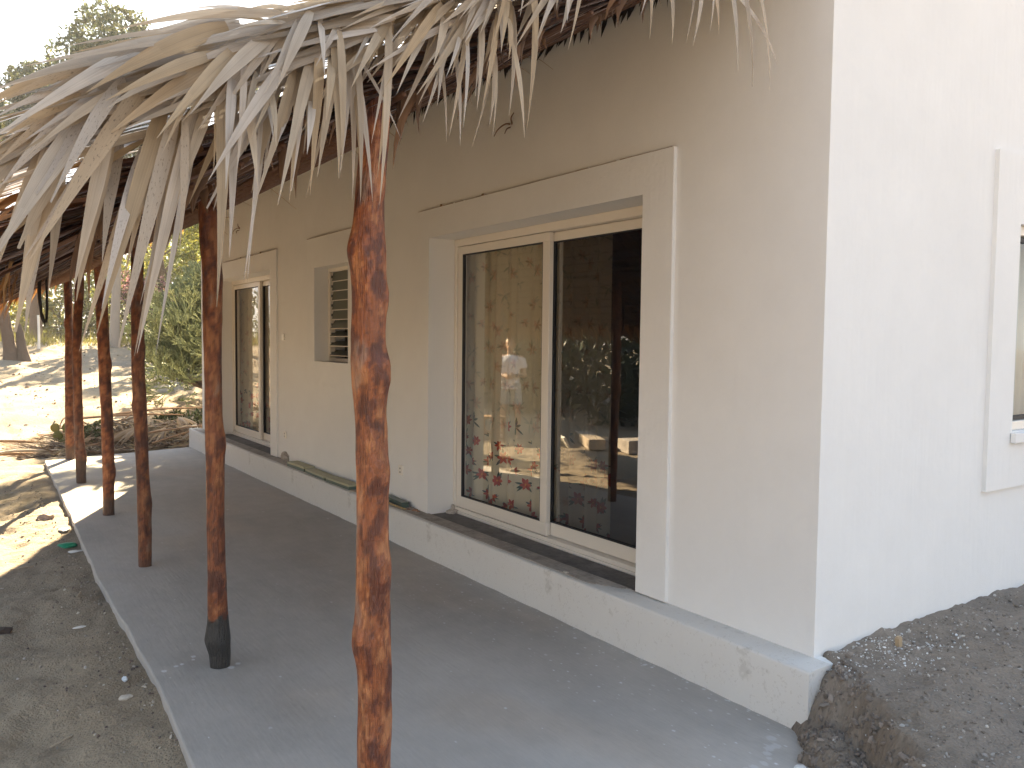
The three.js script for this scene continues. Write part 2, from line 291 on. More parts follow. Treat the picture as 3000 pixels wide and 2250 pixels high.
// ------------------------------------------------------------------ house
const house = thing('house', 'white plastered single-storey house with sliding glass doors along the terrace', 'house');
const WT = 0.30, HL = -10.12, HW = 7.0, RIDGE = 3.5, SL = 0.85, WH = 3.36;
function panel(shape, holes, depth, M) { // shape in (a, y); extruded along its normal, mapped by M
  const s = new THREE.Shape(shape.map(([a, b]) => new THREE.Vector2(a, b)));
  for (const [a0, a1, b0, b1] of holes) s.holes.push(new THREE.Path([V(a0, b0, 0), V(a0, b1, 0), V(a1, b1, 0), V(a1, b0, 0)]));
  const g = new THREE.ExtrudeGeometry(s, { depth, bevelEnabled: false }); g.applyMatrix4(M);
  if (M.determinant() < 0) { const q = g.index ? g.toNonIndexed() : g; for (const k of ['position', 'normal', 'uv']) { const a = q.attributes[k], n = a.itemSize, A = a.array; for (let i = 0; i < a.count; i += 3) for (let c = 0; c < n; c++) { const t = A[(i + 1) * n + c]; A[(i + 1) * n + c] = A[(i + 2) * n + c]; A[(i + 2) * n + c] = t; } } q.computeVertexNormals(); boxUV(q); return q; }
  boxUV(g); return g;
}
// front wall: plane x=0..WT, a = z
const frontM = new THREE.Matrix4().set(0, 0, 1, 0, 0, 1, 0, 0, 1, 0, 0, 0, 0, 0, 0, 1);
const D1 = [-3.35, -1.07, 0.262, 2.36], D2 = [-9.31, -7.03, 0.262, 2.36], LV = [-5.68, -4.86, 1.373, 2.29];
part('front_wall', panel([[HL, 0.2], [HL, WH + 0.1], [-0.0006, WH + 0.1], [-0.0006, 0.2]], [D1, D2, LV], WT, frontM), wallMat, house);
// gable wall (z = 0), a = x
const gableM = new THREE.Matrix4().set(1, 0, 0, 0, 0, 1, 0, 0, 0, 0, 1, -WT, 0, 0, 0, 1);
const gab = [[0.0016, -0.1], [0.0016, WH], [RIDGE, WH + SL * RIDGE], [HW, WH], [HW, -0.1]];
const SW = [1.66, 2.95, 1.14, 2.24];
part('gable_wall', panel(gab, [SW], WT, gableM), sideMat, house);
part('far_gable_wall', panel(gab, [], WT, new THREE.Matrix4().set(1, 0, 0, 0, 0, 1, 0, 0, 0, 0, 1, HL - 0.004, 0, 0, 0, 1)), sideMat, house);
part('back_wall', box(HW - WT, HW - 0.003, -0.1, WH, HL + 0.3, -WT - 0.002), sideMat, house);
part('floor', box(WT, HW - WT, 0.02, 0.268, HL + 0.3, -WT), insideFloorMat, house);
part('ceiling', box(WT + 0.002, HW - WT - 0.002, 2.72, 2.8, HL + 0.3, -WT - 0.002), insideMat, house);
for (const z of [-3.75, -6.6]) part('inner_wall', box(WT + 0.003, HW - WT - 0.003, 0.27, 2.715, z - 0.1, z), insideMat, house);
// plinth: slightly wavy front built as a lofted strip
{
  const P = [], I = [], Uv = [], n = 190, z0 = -10.3, z1 = 0.083;
  const prof = (z) => {
    const w = 0.006 * n3(z * 1.3, 1, 0) + 0.004 * n3(z * 5, 2, 0), b = 0.010 * n3(z * 7, 5, 1) + 0.006 * n3(z * 21, 5, 1), t = 0.004 * n3(z * 3, 8, 2);
    return [[-0.151 + w + b * 0.6, -0.05], [-0.150 + w + b * 0.6, 0.012], [-0.149 + w, 0.1], [-0.148 + w, 0.18], [-0.146 + w, 0.25 + t], [-0.136 + w, 0.264 + t], [-0.07, 0.266 + t * 0.5], [0.0, 0.266]];
  };
  for (let i = 0; i <= n; i++) { const z = lerp(z0, z1, i / n); let u = 0; const q = prof(z); q.forEach(([x, y], k) => { if (k) u += Math.hypot(x - q[k - 1][0], y - q[k - 1][1]); P.push(x, y, z); Uv.push(z, u); }); }
  for (let i = 0; i < n; i++) for (let k = 0; k < 7; k++) { const a = i * 8 + k, b = a + 8; I.push(a, b, a + 1, a + 1, b, b + 1); }
  const g = new THREE.BufferGeometry(); g.setAttribute('position', new THREE.Float32BufferAttribute(P, 3)); g.setAttribute('uv', new THREE.Float32BufferAttribute(Uv, 2)); g.setIndex(I); g.computeVertexNormals();
  const cap = (z, s) => { const sh = new THREE.Shape(prof(z).map(([x, y]) => new THREE.Vector2(x, y))); sh.lineTo(0.0, -0.05); const c = new THREE.ShapeGeometry(sh); if (s < 0) { const ix = c.index.array; for (let i = 0; i < ix.length; i += 3) { const t = ix[i]; ix[i] = ix[i + 1]; ix[i + 1] = t; } const nn = c.attributes.normal; for (let i = 0; i < nn.count; i++) nn.setZ(i, -1); } c.translate(0, 0, z); return c; };
  part('plinth', merge([g, cap(z1, 1), cap(z0, -1)]), plinthMat, house);
  part('plinth_end', box(0.0, 0.05, -0.05, 0.262, -0.003, 0.079), sideMat, house);
  // bare concrete ledge on the plinth, broken paint edge towards the corner
  const ls = new THREE.Shape(); ls.moveTo(-0.128, -10.2);
  for (let z = -10.2; z < -1.32; z += 0.05) ls.lineTo(-0.126 + 0.006 * n3(z * 6, 0, 4), z);
  for (let k = 0; k <= 10; k++) ls.lineTo(lerp(-0.12, -0.004, k / 10), -1.32 + 0.22 * k / 10 + 0.05 * n3(k * 0.9, 3, 3));
  ls.lineTo(-0.004, -10.2); ls.closePath();
  const lg = new THREE.ExtrudeGeometry(ls, { depth: 0.003, bevelEnabled: false }); lg.rotateX(Math.PI / 2); lg.translate(0, 0.2722, 0); boxUV(lg);
  part('ledge', lg, rawConcrete, house);
}
// raised plaster bands round the openings
function band(o0, o1, y0, y1, i0, i1, j0, j1, d, name) { // outer z0..z1,y0..y1 ; inner hole
  const g = panel([[o0, y0], [o0, y1], [o1, y1], [o1, y0]], [[i0, i1, j0, j1]], d, frontM); g.translate(-d, 0, 0);
  part(name, g, trimMat, house);
}
function bandU(o0, o1, y0, y1, i0, i1, j1, d, name) { // open at the bottom
  const g = panel([[o0, y0], [o0, y1], [o1, y1], [o1, y0], [i1, y0], [i1, j1], [i0, j1], [i0, y0]], [], d, frontM); g.translate(-d, 0, 0);
  part(name, g, trimMat, house);
}
bandU(-3.53, -0.855, 0.274, 2.568, D1[0], D1[1], D1[3], 0.022, 'door_band');
bandU(-9.49, -6.815, 0.274, 2.568, D2[0], D2[1], D2[3], 0.022, 'door_band');
band(-5.88, -4.66, 1.132, 2.584, LV[0], LV[1], LV[2], LV[3], 0.02, 'window_band');
{
  const M = new THREE.Matrix4().set(1, 0, 0, 0, 0, 1, 0, 0, 0, 0, 1, 0, 0, 0, 0, 1);
  part('window_band', panel([[1.40, 0.84], [1.40, 2.595], [3.21, 2.595], [3.21, 0.84]], [SW], 0.022, M), sideMat, house);
}
// dust and mud specks lodged on the top edges of the bands
{
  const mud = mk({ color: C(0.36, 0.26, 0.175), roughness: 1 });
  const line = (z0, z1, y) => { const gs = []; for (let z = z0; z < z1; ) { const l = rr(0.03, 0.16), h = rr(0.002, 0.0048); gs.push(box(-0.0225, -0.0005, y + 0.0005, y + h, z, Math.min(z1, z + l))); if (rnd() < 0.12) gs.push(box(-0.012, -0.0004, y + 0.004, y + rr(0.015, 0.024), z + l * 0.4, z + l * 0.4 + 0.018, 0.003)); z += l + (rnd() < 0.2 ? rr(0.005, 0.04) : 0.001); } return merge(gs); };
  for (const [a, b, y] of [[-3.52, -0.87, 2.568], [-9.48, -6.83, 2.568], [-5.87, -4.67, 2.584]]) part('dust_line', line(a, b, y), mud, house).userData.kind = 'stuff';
}
// sliding doors
const frameX = 0.20;
function slidingDoor(z0, z1, y0, y1) {
  const d = new THREE.Group(); d.name = 'sliding_door'; house.add(d);
  const zc = (z0 + z1) / 2, F = (a, b, c, e, f, g, r = 0.004) => box(a, b, c, e, f, g, r);
  part('frame', merge([F(frameX, 0.295, y0, y0 + 0.045, z0 + 0.001, z1 - 0.001), F(frameX, 0.295, y1 - 0.055, y1 - 0.001, z0 + 0.001, z1 - 0.001), F(frameX, 0.295, y0 + 0.045, y1 - 0.055, z0 + 0.001, z0 + 0.034), F(frameX, 0.295, y0 + 0.045, y1 - 0.055, z1 - 0.034, z1 - 0.001),
    F(frameX - 0.012, frameX, y0, y0 + 0.02, z0 + 0.001, z1 - 0.001)]), aluMat, d);
  for (const [a, b, x] of [[z0 + 0.036, zc + 0.045, 0.212], [zc - 0.045, z1 - 0.036, 0.252]]) {
    const ya = y0 + 0.048, yb = y1 - 0.058, st = 0.062, rb = 0.085, rt = 0.058;
    const near = x < 0.23;
    const s = part('sash', merge([F(x, x + 0.034, ya, ya + rb, a, b), F(x, x + 0.034, yb - rt, yb, a, b), F(x, x + 0.034, ya + rb, yb - rt, a, a + (near ? st : 0.075)), F(x, x + 0.034, ya + rb, yb - rt, b - (near ? 0.075 : st), b)]), aluMat, d);
    const ga = a + (near ? st : 0.075), gb = b - (near ? 0.075 : st), gy0 = ya + rb, gy1 = yb - rt, t = 0.007;
    part('gasket', merge([box(x + 0.004, x + 0.03, gy0, gy0 + t, ga, gb), box(x + 0.004, x + 0.03, gy1 - t, gy1, ga, gb), box(x + 0.004, x + 0.03, gy0 + t, gy1 - t, ga, ga + t), box(x + 0.004, x + 0.03, gy0 + t, gy1 - t, gb - t, gb)]), gasketMat, d);
    const gl = new THREE.PlaneGeometry(gb - ga - 2 * t, gy1 - gy0 - 2 * t); gl.rotateY(-Math.PI / 2); gl.translate(x + 0.017, (gy0 + gy1) / 2, (ga + gb) / 2);
    part('pane', gl, near ? glassMat : tintedGlass, d);
  }
  // sill inside the reveal
  part('sill', box(0.004, frameX - 0.014, 0.22, 0.2655, z0 + 0.002, z1 - 0.002), darkConcrete, d);
  return d;
}
slidingDoor(D1[0], D1[1], 0.266, D1[3]);
slidingDoor(D2[0], D2[1], 0.266, D2[3]);
// louvred window
{
  const w = new THREE.Group(); w.name = 'louvre_window'; house.add(w);
  const [a, b, c, e] = LV, x = 0.125, t = 0.035;
  part('frame', merge([box(x, x + 0.06, c + 0.001, c + t, a + 0.001, b - 0.001, 0.004), box(x, x + 0.06, e - t, e - 0.001, a + 0.001, b - 0.001, 0.004), box(x, x + 0.06, c + t, e - t, a + 0.001, a + t + 0.01, 0.004), box(x, x + 0.06, c + t, e - t, b - t - 0.01, b - 0.001, 0.004)]), aluMat, w);
  const n = 9, h = (e - c - 2 * t) / n;
  const slatMat = new THREE.MeshPhysicalMaterial({ color: C(0.13, 0.138, 0.105), roughness: 0.4, clearcoat: 0.1 }), clipMat = mk({ color: C(0.16, 0.16, 0.15), roughness: 0.5 });
  const slatG = box(-0.003, 0.003, -h * 0.52, h * 0.52, a + t + 0.012, b - t - 0.012, 0.002);
  const edgeG = box(-0.0045, 0.0045, -h * 0.52 - 0.003, -h * 0.52 + 0.007, a + t + 0.014, b - t - 0.014, 0.003);
  for (let i = 0; i < n; i++) {
    const s = part('slat', slatG, slatMat, w), open = i < 3 ? 1.05 : i === 3 ? 0.5 : 0.16 + 0.05 * rnd();
    s.position.set(x + 0.03, c + t + h * (i + 0.5), 0); s.rotation.z = -open;
    const r = part('slat_edge', edgeG, aluMat, w); r.position.copy(s.position); r.rotation.z = -open;
    const cl = part('clip', box(x + 0.012, x + 0.05, -0.012, 0.012, a + t + 0.011, a + t + 0.02), clipMat, w); cl.position.y = c + t + h * (i + 0.5);
  }
}
// gable window
{
  const w = new THREE.Group(); w.name = 'gable_window'; house.add(w);
  const [a, b, c, e] = SW, z = -0.012, m = mk({ color: C(0.16, 0.16, 0.34), roughness: 0.45 });
  for (const [y0, y1] of [[c + 0.001, c + 0.05], [e - 0.05, e - 0.001]]) part('rail', box(a + 0.001, b - 0.001, y0, y1, z - 0.06, z, 0.004), aluMat, w);
  for (const [x0, x1] of [[a + 0.001, a + 0.028], [b - 0.04, b - 0.001]]) part('stile', box(x0, x1, c + 0.052, e - 0.05, z - 0.06, z, 0.003), m, w);
  part('sash', merge([box(a + 0.03, b - 0.042, c + 0.052, c + 0.075, z - 0.05, z - 0.02), box(a + 0.03, b - 0.042, e - 0.08, e - 0.052, z - 0.05, z - 0.02), box(a + 0.03, a + 0.05, c + 0.075, e - 0.08, z - 0.05, z - 0.02), box((a + b) / 2 - 0.03, (a + b) / 2 + 0.03, c + 0.075, e - 0.08, z - 0.05, z - 0.02)]), gasketMat, w);
  const gl = new THREE.PlaneGeometry(b - a - 0.1, e - c - 0.155); gl.translate((a + b) / 2, (c + e) / 2, z - 0.035); part('pane', gl, plainGlass, w);
  part('sill', box(a - 0.02, b + 0.02, c - 0.06, c - 0.004, 0.0225, 0.05, 0.006), sideMat, w);
}
// sockets, switch, bare cable ends
const holeMat = mk({ color: C(0.05, 0.04, 0.035), roughness: 0.7 });
function socket(z, y, w = 0.075, h = 0.08) {
  const s = part('socket', box(-0.012, 0.0, y - h / 2, y + h / 2, z - w / 2, z + w / 2, 0.004), plasticMat, house);
  part('socket_holes', merge([box(-0.0135, -0.011, y + 0.008, y + 0.02, z - 0.006, z + 0.006), box(-0.0135, -0.011, y - 0.022, y - 0.01, z - 0.006, z + 0.006)]), holeMat, s);
}
socket(-3.83, 0.54); socket(-6.59, 0.545);
part('light_switch', box(-0.016, 0, 1.575, 1.64, -6.67, -6.595, 0.005), plasticMat, house);
const rustMat = mk({ color: C(0.17, 0.085, 0.04), roughness: 0.9 });
for (const [z, y] of [[-2.32, 2.975], [-8.24, 2.94]]) {
  part('cable', merge([limb([V(0.01, y + 0.01, z), V(-0.03, y + 0.008, z - 0.01), V(-0.055, y - 0.02, z - 0.06), V(-0.045, y - 0.05, z - 0.12)], [0.006, 0.005, 0.004, 0.003], 6), limb([V(0.01, y, z + 0.01), V(-0.03, y + 0.03, z + 0.05), V(-0.05, y + 0.05, z + 0.11)], [0.006, 0.005, 0.003], 6), limb([V(0, y - 0.01, z), V(-0.04, y - 0.03, z + 0.02), V(-0.03, y - 0.05, z - 0.02)], [0.004, 0.004, 0.003], 6)]), rustMat, house);
}
// rough patch where the conduit comes out by the far door
{ const g = new THREE.IcosahedronGeometry(0.075, 3), p = g.attributes.position; for (let i = 0; i < p.count; i++) { const s = 1 + 0.35 * n3(p.getX(i) * 30, p.getY(i) * 30, p.getZ(i) * 30); p.setXYZ(i, p.getX(i) * s * 0.5, p.getY(i) * s * 0.8, p.getZ(i) * s * 1.6); } g.computeVertexNormals(); boxUV(g); g.translate(-0.005, 0.3, -6.58); part('rough_plaster', g, rawConcrete, house); }
// main roof: two thatched slopes
const thatchSheetMat = mk({ color: C(0.2, 0.13, 0.075), bumpMap: rep(plasterH, 3, 3), bumpScale: 0.03, roughness: 1 });
{
  const sl = (s) => { const sh = new THREE.Shape([[0, 0], [RIDGE + 0.02, 0], [RIDGE + 0.02, 0.26], [0, 0.26]].map((p) => new THREE.Vector2(...p))); const g = new THREE.ExtrudeGeometry(sh, { depth: 10.6, bevelEnabled: false });
    const p = g.attributes.position; for (let i = 0; i < p.count; i++) { const X = p.getX(i); p.setXYZ(i, s > 0 ? X + 0.02 : HW + 0.3 - X * 1.08, p.getY(i) + WH + 0.005 + SL * X + (s > 0 ? 0.01 : 0), p.getZ(i) - 10.42); } g.computeVertexNormals(); boxUV(g); return g; };
  const roof = part('roof', sl(1), thatchSheetMat, house); part('roof_slope', sl(-1), thatchSheetMat, roof);
}

// ------------------------------------------------------------------ palm leaves
const leafTex = (() => { const S = 64, H = 512; return dataTex(S, H, (i, x, y) => {
  const u = x / S, fib = 0.10 * n3(u * 22, y * 0.004, 1) + 0.07 * n3(u * 60, y * 0.01, 4), blot = 0.10 * n3(u * 2, y * 0.02, 7), mid = Math.abs(u - 0.5) < 0.03 ? -0.10 : 0;
  const k = 0.9 + 1.25 * fib + 1.2 * blot + mid; return [k, k * (0.985 + 0.03 * blot), k * (0.95 + 0.1 * blot)]; }, true); })();
const speckTex = (() => { const S = 64, H = 512; return dataTex(S, H, (i, x, y) => {
  const u = x / S, fib = 0.10 * n3(u * 22, y * 0.004, 1), sp = n3(u * 9, y * 0.14, 3) + 0.5 * n3(u * 20, y * 0.3, 8); let k = 0.9 + fib; if (sp > 0.5) k *= 0.55; return [k, k * 0.98, k * 0.95]; }, true); })();
const leafMat = new THREE.MeshPhysicalMaterial({ color: C(1, 1, 1), map: leafTex, vertexColors: true, roughness: 0.62, transmission: 0.25, thickness: 0, ior: 1.3, side: THREE.DoubleSide });
const speckMat = leafMat.clone(); speckMat.map = speckTex;
const oldLeafMat = new THREE.MeshPhysicalMaterial({ color: C(1, 1, 1), vertexColors: true, roughness: 0.85, transmission: 0.3, thickness: 0, ior: 1.3, side: THREE.DoubleSide });
class Leaves { // collects leaflet blades into one geometry
  constructor() { this.P = []; this.U = []; this.K = []; this.I = []; }
  add(base, ctrl, tip, w, nrm, col, { seg = 8, twist = 0, fold = 0.16, blunt = 0, curl = 0 } = {}) {
    const L = base.distanceTo(ctrl) + ctrl.distanceTo(tip), v0 = rnd() * 2, T = V(), S = V(), N = V(), p = V();
    const i0 = this.P.length / 3;
    for (let i = 0; i <= seg; i++) {
      const t = i / seg, a = (1 - t) * (1 - t), b = 2 * t * (1 - t), c = t * t;
      p.set(0, 0, 0).addScaledVector(base, a).addScaledVector(ctrl, b).addScaledVector(tip, c);
      T.set(0, 0, 0).addScaledVector(base, -2 * (1 - t)).addScaledVector(ctrl, 2 - 4 * t).addScaledVector(tip, 2 * t).normalize();
      S.crossVectors(T, nrm).normalize(); N.crossVectors(S, T).normalize();
      const an = twist * (t - 0.2); const s2 = S.clone().multiplyScalar(Math.cos(an)).addScaledVector(N, Math.sin(an)), n2 = N.clone().multiplyScalar(Math.cos(an)).addScaledVector(S, -Math.sin(an));
      const wt = t < 0.15 ? lerp(0.62, 1, t / 0.15) : t < 0.42 ? 1 : Math.max(blunt, 1 - Math.pow((t - 0.42) / 0.58, 1.15));
      const h = 0.5 * w * Math.max(0.03, wt), f = fold * w * wt, cu = curl * t * t;
      for (const s of [-1, 0, 1]) { const q = p.clone().addScaledVector(s2, s * h).addScaledVector(n2, (s === 0 ? f : 0) - cu * L); this.P.push(q.x, q.y, q.z); this.U.push(0.5 + 0.5 * s, v0 + t * L * 1.2); const k = 1 - 0.1 * t + (s === 0 ? 0 : 0.02); this.K.push(col[0] * k, col[1] * k, col[2] * k); }
    }
    for (let i = 0; i < seg; i++) for (let s = 0; s < 2; s++) { const a = i0 + i * 3 + s, b = a + 3; this.I.push(a, b, a + 1, a + 1, b, b + 1); }
  }
  geo() {
    const g = new THREE.BufferGeometry(); g.setAttribute('position', new THREE.Float32BufferAttribute(this.P, 3)); g.setAttribute('uv', new THREE.Float32BufferAttribute(this.U, 2)); g.setAttribute('color', new THREE.Float32BufferAttribute(this.K, 3));
    g.setIndex(this.I); g.computeVertexNormals(); return g;
  }
}
const PALE = [[0.55, 0.465, 0.37], [0.58, 0.50, 0.415], [0.49, 0.40, 0.30], [0.56, 0.455, 0.335], [0.49, 0.37, 0.235], [0.60, 0.525, 0.45], [0.53, 0.415, 0.285]];
const pick = (a) => a[Math.floor(rnd() * a.length)];
const tint = (c, k) => c.map((v) => v * k);

// ------------------------------------------------------------------ veranda roof
const veranda = thing('veranda_roof', 'palm-thatched veranda roof with shaggy dry fronds hanging from its edge', 'thatched roof');
const under = (x) => 3.35 + 0.56 * x;                     // underside of the thatch
const stickMat = mk({ color: C(0.13, 0.062, 0.034), roughness: 0.85, vertexColors: false });
{
  // thatch courses: a stick along the roof, with leaf strips folded over it that hang down the slope under the next course
  const dx = 0.118, n = 25, down = V(-0.872, -0.489, 0), up = V(-0.489, 0.872, 0);
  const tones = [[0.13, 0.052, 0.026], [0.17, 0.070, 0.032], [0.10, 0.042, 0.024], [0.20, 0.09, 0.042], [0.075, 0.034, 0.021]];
  for (let k = 0; k < n; k++) {
    const x0 = 0.0 - k * dx, y0 = under(x0) + 0.03, L = new Leaves();
    for (let z = -10.42; z < -0.12; z += 0.028) for (let lay = 0; lay < 2; lay++) {
      const b = V(x0 + rr(-0.012, 0.012), y0 + 0.006 + lay * 0.02 + rr(-0.006, 0.012), z + rr(-0.015, 0.015)), len = rr(0.34, 0.52), sk = rr(-0.22, 0.22) * len;
      const sag = lay === 0 ? rr(-0.02, 0.03) : rr(0.02, 0.07);
      const m = b.clone().addScaledVector(down, len * 0.5).addScaledVector(up, sag), t = b.clone().addScaledVector(down, len).addScaledVector(up, sag * 1.5 + rr(-0.02, 0.02)); m.z += sk * 0.4; t.z += sk;
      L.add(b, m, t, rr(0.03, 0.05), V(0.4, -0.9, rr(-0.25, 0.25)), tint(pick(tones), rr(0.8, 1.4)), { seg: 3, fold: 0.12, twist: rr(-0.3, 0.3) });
    }
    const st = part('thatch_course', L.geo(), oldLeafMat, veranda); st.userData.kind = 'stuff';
    const pts = []; for (let i = 0; i <= 12; i++) pts.push(V(x0 + 0.008 * n3(i * 0.7, k, 2), y0 - 0.012 + 0.008 * n3(i * 0.6, k, 5), lerp(-10.42, -0.12, i / 12)));
    part('batten', limb(pts, [0.011, 0.015, 0.012, 0.014, 0.010], 6), stickMat, veranda);
  }
  // backing of old matted thatch above the courses
  const bk = new THREE.Shape([[0.01, 0.09], [-2.86, 0.07 - 2.86 * 0.56], [-2.94, 0.13 - 2.94 * 0.56], [-2.86, 0.20 - 2.86 * 0.56], [0.01, 0.24]].map(([a, b]) => new THREE.Vector2(a, b)));
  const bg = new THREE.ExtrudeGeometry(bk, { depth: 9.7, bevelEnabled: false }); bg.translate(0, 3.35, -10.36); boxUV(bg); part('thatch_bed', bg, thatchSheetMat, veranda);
  // ragged joint at the wall
  const J = new Leaves();
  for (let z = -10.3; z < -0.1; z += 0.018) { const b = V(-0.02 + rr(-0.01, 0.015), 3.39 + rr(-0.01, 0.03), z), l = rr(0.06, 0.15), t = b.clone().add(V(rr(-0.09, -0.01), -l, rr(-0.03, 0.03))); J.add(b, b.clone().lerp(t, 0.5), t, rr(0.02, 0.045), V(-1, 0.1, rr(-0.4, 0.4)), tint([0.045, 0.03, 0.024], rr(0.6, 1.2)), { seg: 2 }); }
  part('thatch_joint', J.geo(), oldLeafMat, veranda).userData.kind = 'stuff';
  // plate pole on the posts
  const pts = []; for (let i = 0; i <= 10; i++) pts.push(V(-1.935 + 0.02 * n3(i, 3, 1), 2.235 + 0.012 * n3(i, 7, 1), lerp(-10.3, -0.24, i / 10)));
  part('plate_pole', limb(pts, [0.043, 0.05, 0.042, 0.047, 0.04], 10), mk({ color: C(0.16, 0.075, 0.04), bumpMap: rep(plasterH, 1, 3), bumpScale: 0.02, roughness: 0.8 }), veranda);
  // loose strands under the roof
  const strands = [];
  for (let i = 0; i < 60; i++) { const x = rr(-2.5, -0.2), z = -rr(0.3, 7), y = under(x) + 0.01, a = rr(0, 6.28), l = rr(0.08, 0.25); strands.push(limb([V(x, y, z), V(x + Math.cos(a) * l * 0.5, y - rr(0.02, 0.06), z + Math.sin(a) * l * 0.5), V(x + Math.cos(a) * l, y - rr(0.0, 0.16), z + Math.sin(a) * l)], [0.0016, 0.0014, 0.0008], 4)); }
  part('strands', merge(strands), mk({ color: C(0.36, 0.24, 0.14), roughness: 0.9 }), veranda).userData.kind = 'stuff';
}
// eave and far-end fringes, seen against the light
{
  const F = new Leaves(), tones = [[0.46, 0.24, 0.09], [0.52, 0.30, 0.12], [0.38, 0.19, 0.075]];
  for (let i = 0; i < 420; i++) { // far end
    const x = -2.9 * Math.pow(rnd(), 0.8), z = -10.42 + rr(-0.08, 0.08), b = V(x, under(x) + rr(0.02, 0.16), z), l = rr(0.18, 0.42), t = b.clone().add(V(-l * rr(0.3, 0.75), -l * rr(0.55, 1.0), -rr(0.02, 0.16)));
    F.add(b, b.clone().lerp(t, 0.5).add(V(-0.04, 0.07, -0.05)), t, rr(0.014, 0.034), V(rr(-0.4, 0.4), 0, 1), tint(pick(tones), rr(0.8, 1.25)), { seg: 4 });
  }
  for (let i = 0; i < 900; i++) { // eave
    const z = rr(-10.4, -0.25), x = -2.8 + rr(-0.08, 0.1), b = V(x, under(x) + rr(0.03, 0.2), z), l = rr(0.22, 0.48), t = b.clone().add(V(-l * rr(0.25, 0.6), -l * rr(0.6, 0.95), rr(-0.12, 0.12)));
    F.add(b, b.clone().lerp(t, 0.5).add(V(-0.06, 0.06, 0)), t, rr(0.018, 0.036), V(-1, 0, rr(-0.4, 0.4)), tint(pick(tones), rr(0.8, 1.25)), { seg: 4 });
  }
  part('eave_fringe', F.geo(), leafMat, veranda).userData.kind = 'stuff';
}
// leaves packed along the near edge of the roof, lying down the slope
{
  const L = new Leaves();
  for (let i = 0; i < 330; i++) {
    const x = 0.15 - 2.8 * rnd(), h = 0.19 + 0.11 * Math.pow(rnd(), 0.6), z = rr(-0.12, 0.07), b = V(x, under(x) + h, z), l = rr(0.28, 0.5);
    const d = V(-0.87 + rr(-0.08, 0.12), -0.45 + rr(-0.06, 0.16), rr(0.0, 0.16)).normalize(), t = b.clone().addScaledVector(d, l); t.y -= rr(0.0, 0.03); if (t.x < -2.95) { const over = -2.95 - t.x; t.x += over * 0.5; t.y -= over * 0.5; }
    L.add(b, b.clone().lerp(t, 0.5).add(V(0, rr(0, 0.02), 0)), t, rr(0.018, 0.030), V(rr(-0.2, 0.2), rr(0.2, 0.9), 1), tint(pick(PALE), rr(0.65, 1.05)), { seg: 5, twist: rr(-0.4, 0.4), fold: 0.08 });
  }
  // top courses seen along the sky line
  for (let i = 0; i < 500; i++) {
    const x = 0.2 - 3.0 * rnd(), z = -rr(0.0, 1.2), b = V(x, under(x) + 0.25 + rr(0, 0.05), z), l = rr(0.4, 0.8), t = b.clone().add(V(-0.85 * l, -0.47 * l + rr(0, 0.05), rr(-0.1, 0.25) * l));
    L.add(b, b.clone().lerp(t, 0.5).add(V(0, 0.03, 0)), t, rr(0.02, 0.035), V(-0.4, 1, 0.1), tint(pick(PALE), rr(0.7, 1.05)), { seg: 4, twist: rr(-0.5, 0.5) });
  }
  part('thatch_edge', L.geo(), leafMat, veranda).userData.kind = 'stuff';
  // dark backing leaves hanging a short way behind the fronds
  const D = new Leaves();
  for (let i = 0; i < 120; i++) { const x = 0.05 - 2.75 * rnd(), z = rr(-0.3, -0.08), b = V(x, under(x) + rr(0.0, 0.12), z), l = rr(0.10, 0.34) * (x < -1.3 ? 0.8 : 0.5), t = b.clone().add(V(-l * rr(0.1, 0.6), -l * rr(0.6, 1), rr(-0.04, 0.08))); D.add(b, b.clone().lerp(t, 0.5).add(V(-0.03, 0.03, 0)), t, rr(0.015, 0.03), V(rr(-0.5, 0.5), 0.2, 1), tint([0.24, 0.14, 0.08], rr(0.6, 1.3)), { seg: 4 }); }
  part('inner_fringe', D.geo(), leafMat, veranda).userData.kind = 'stuff';
}
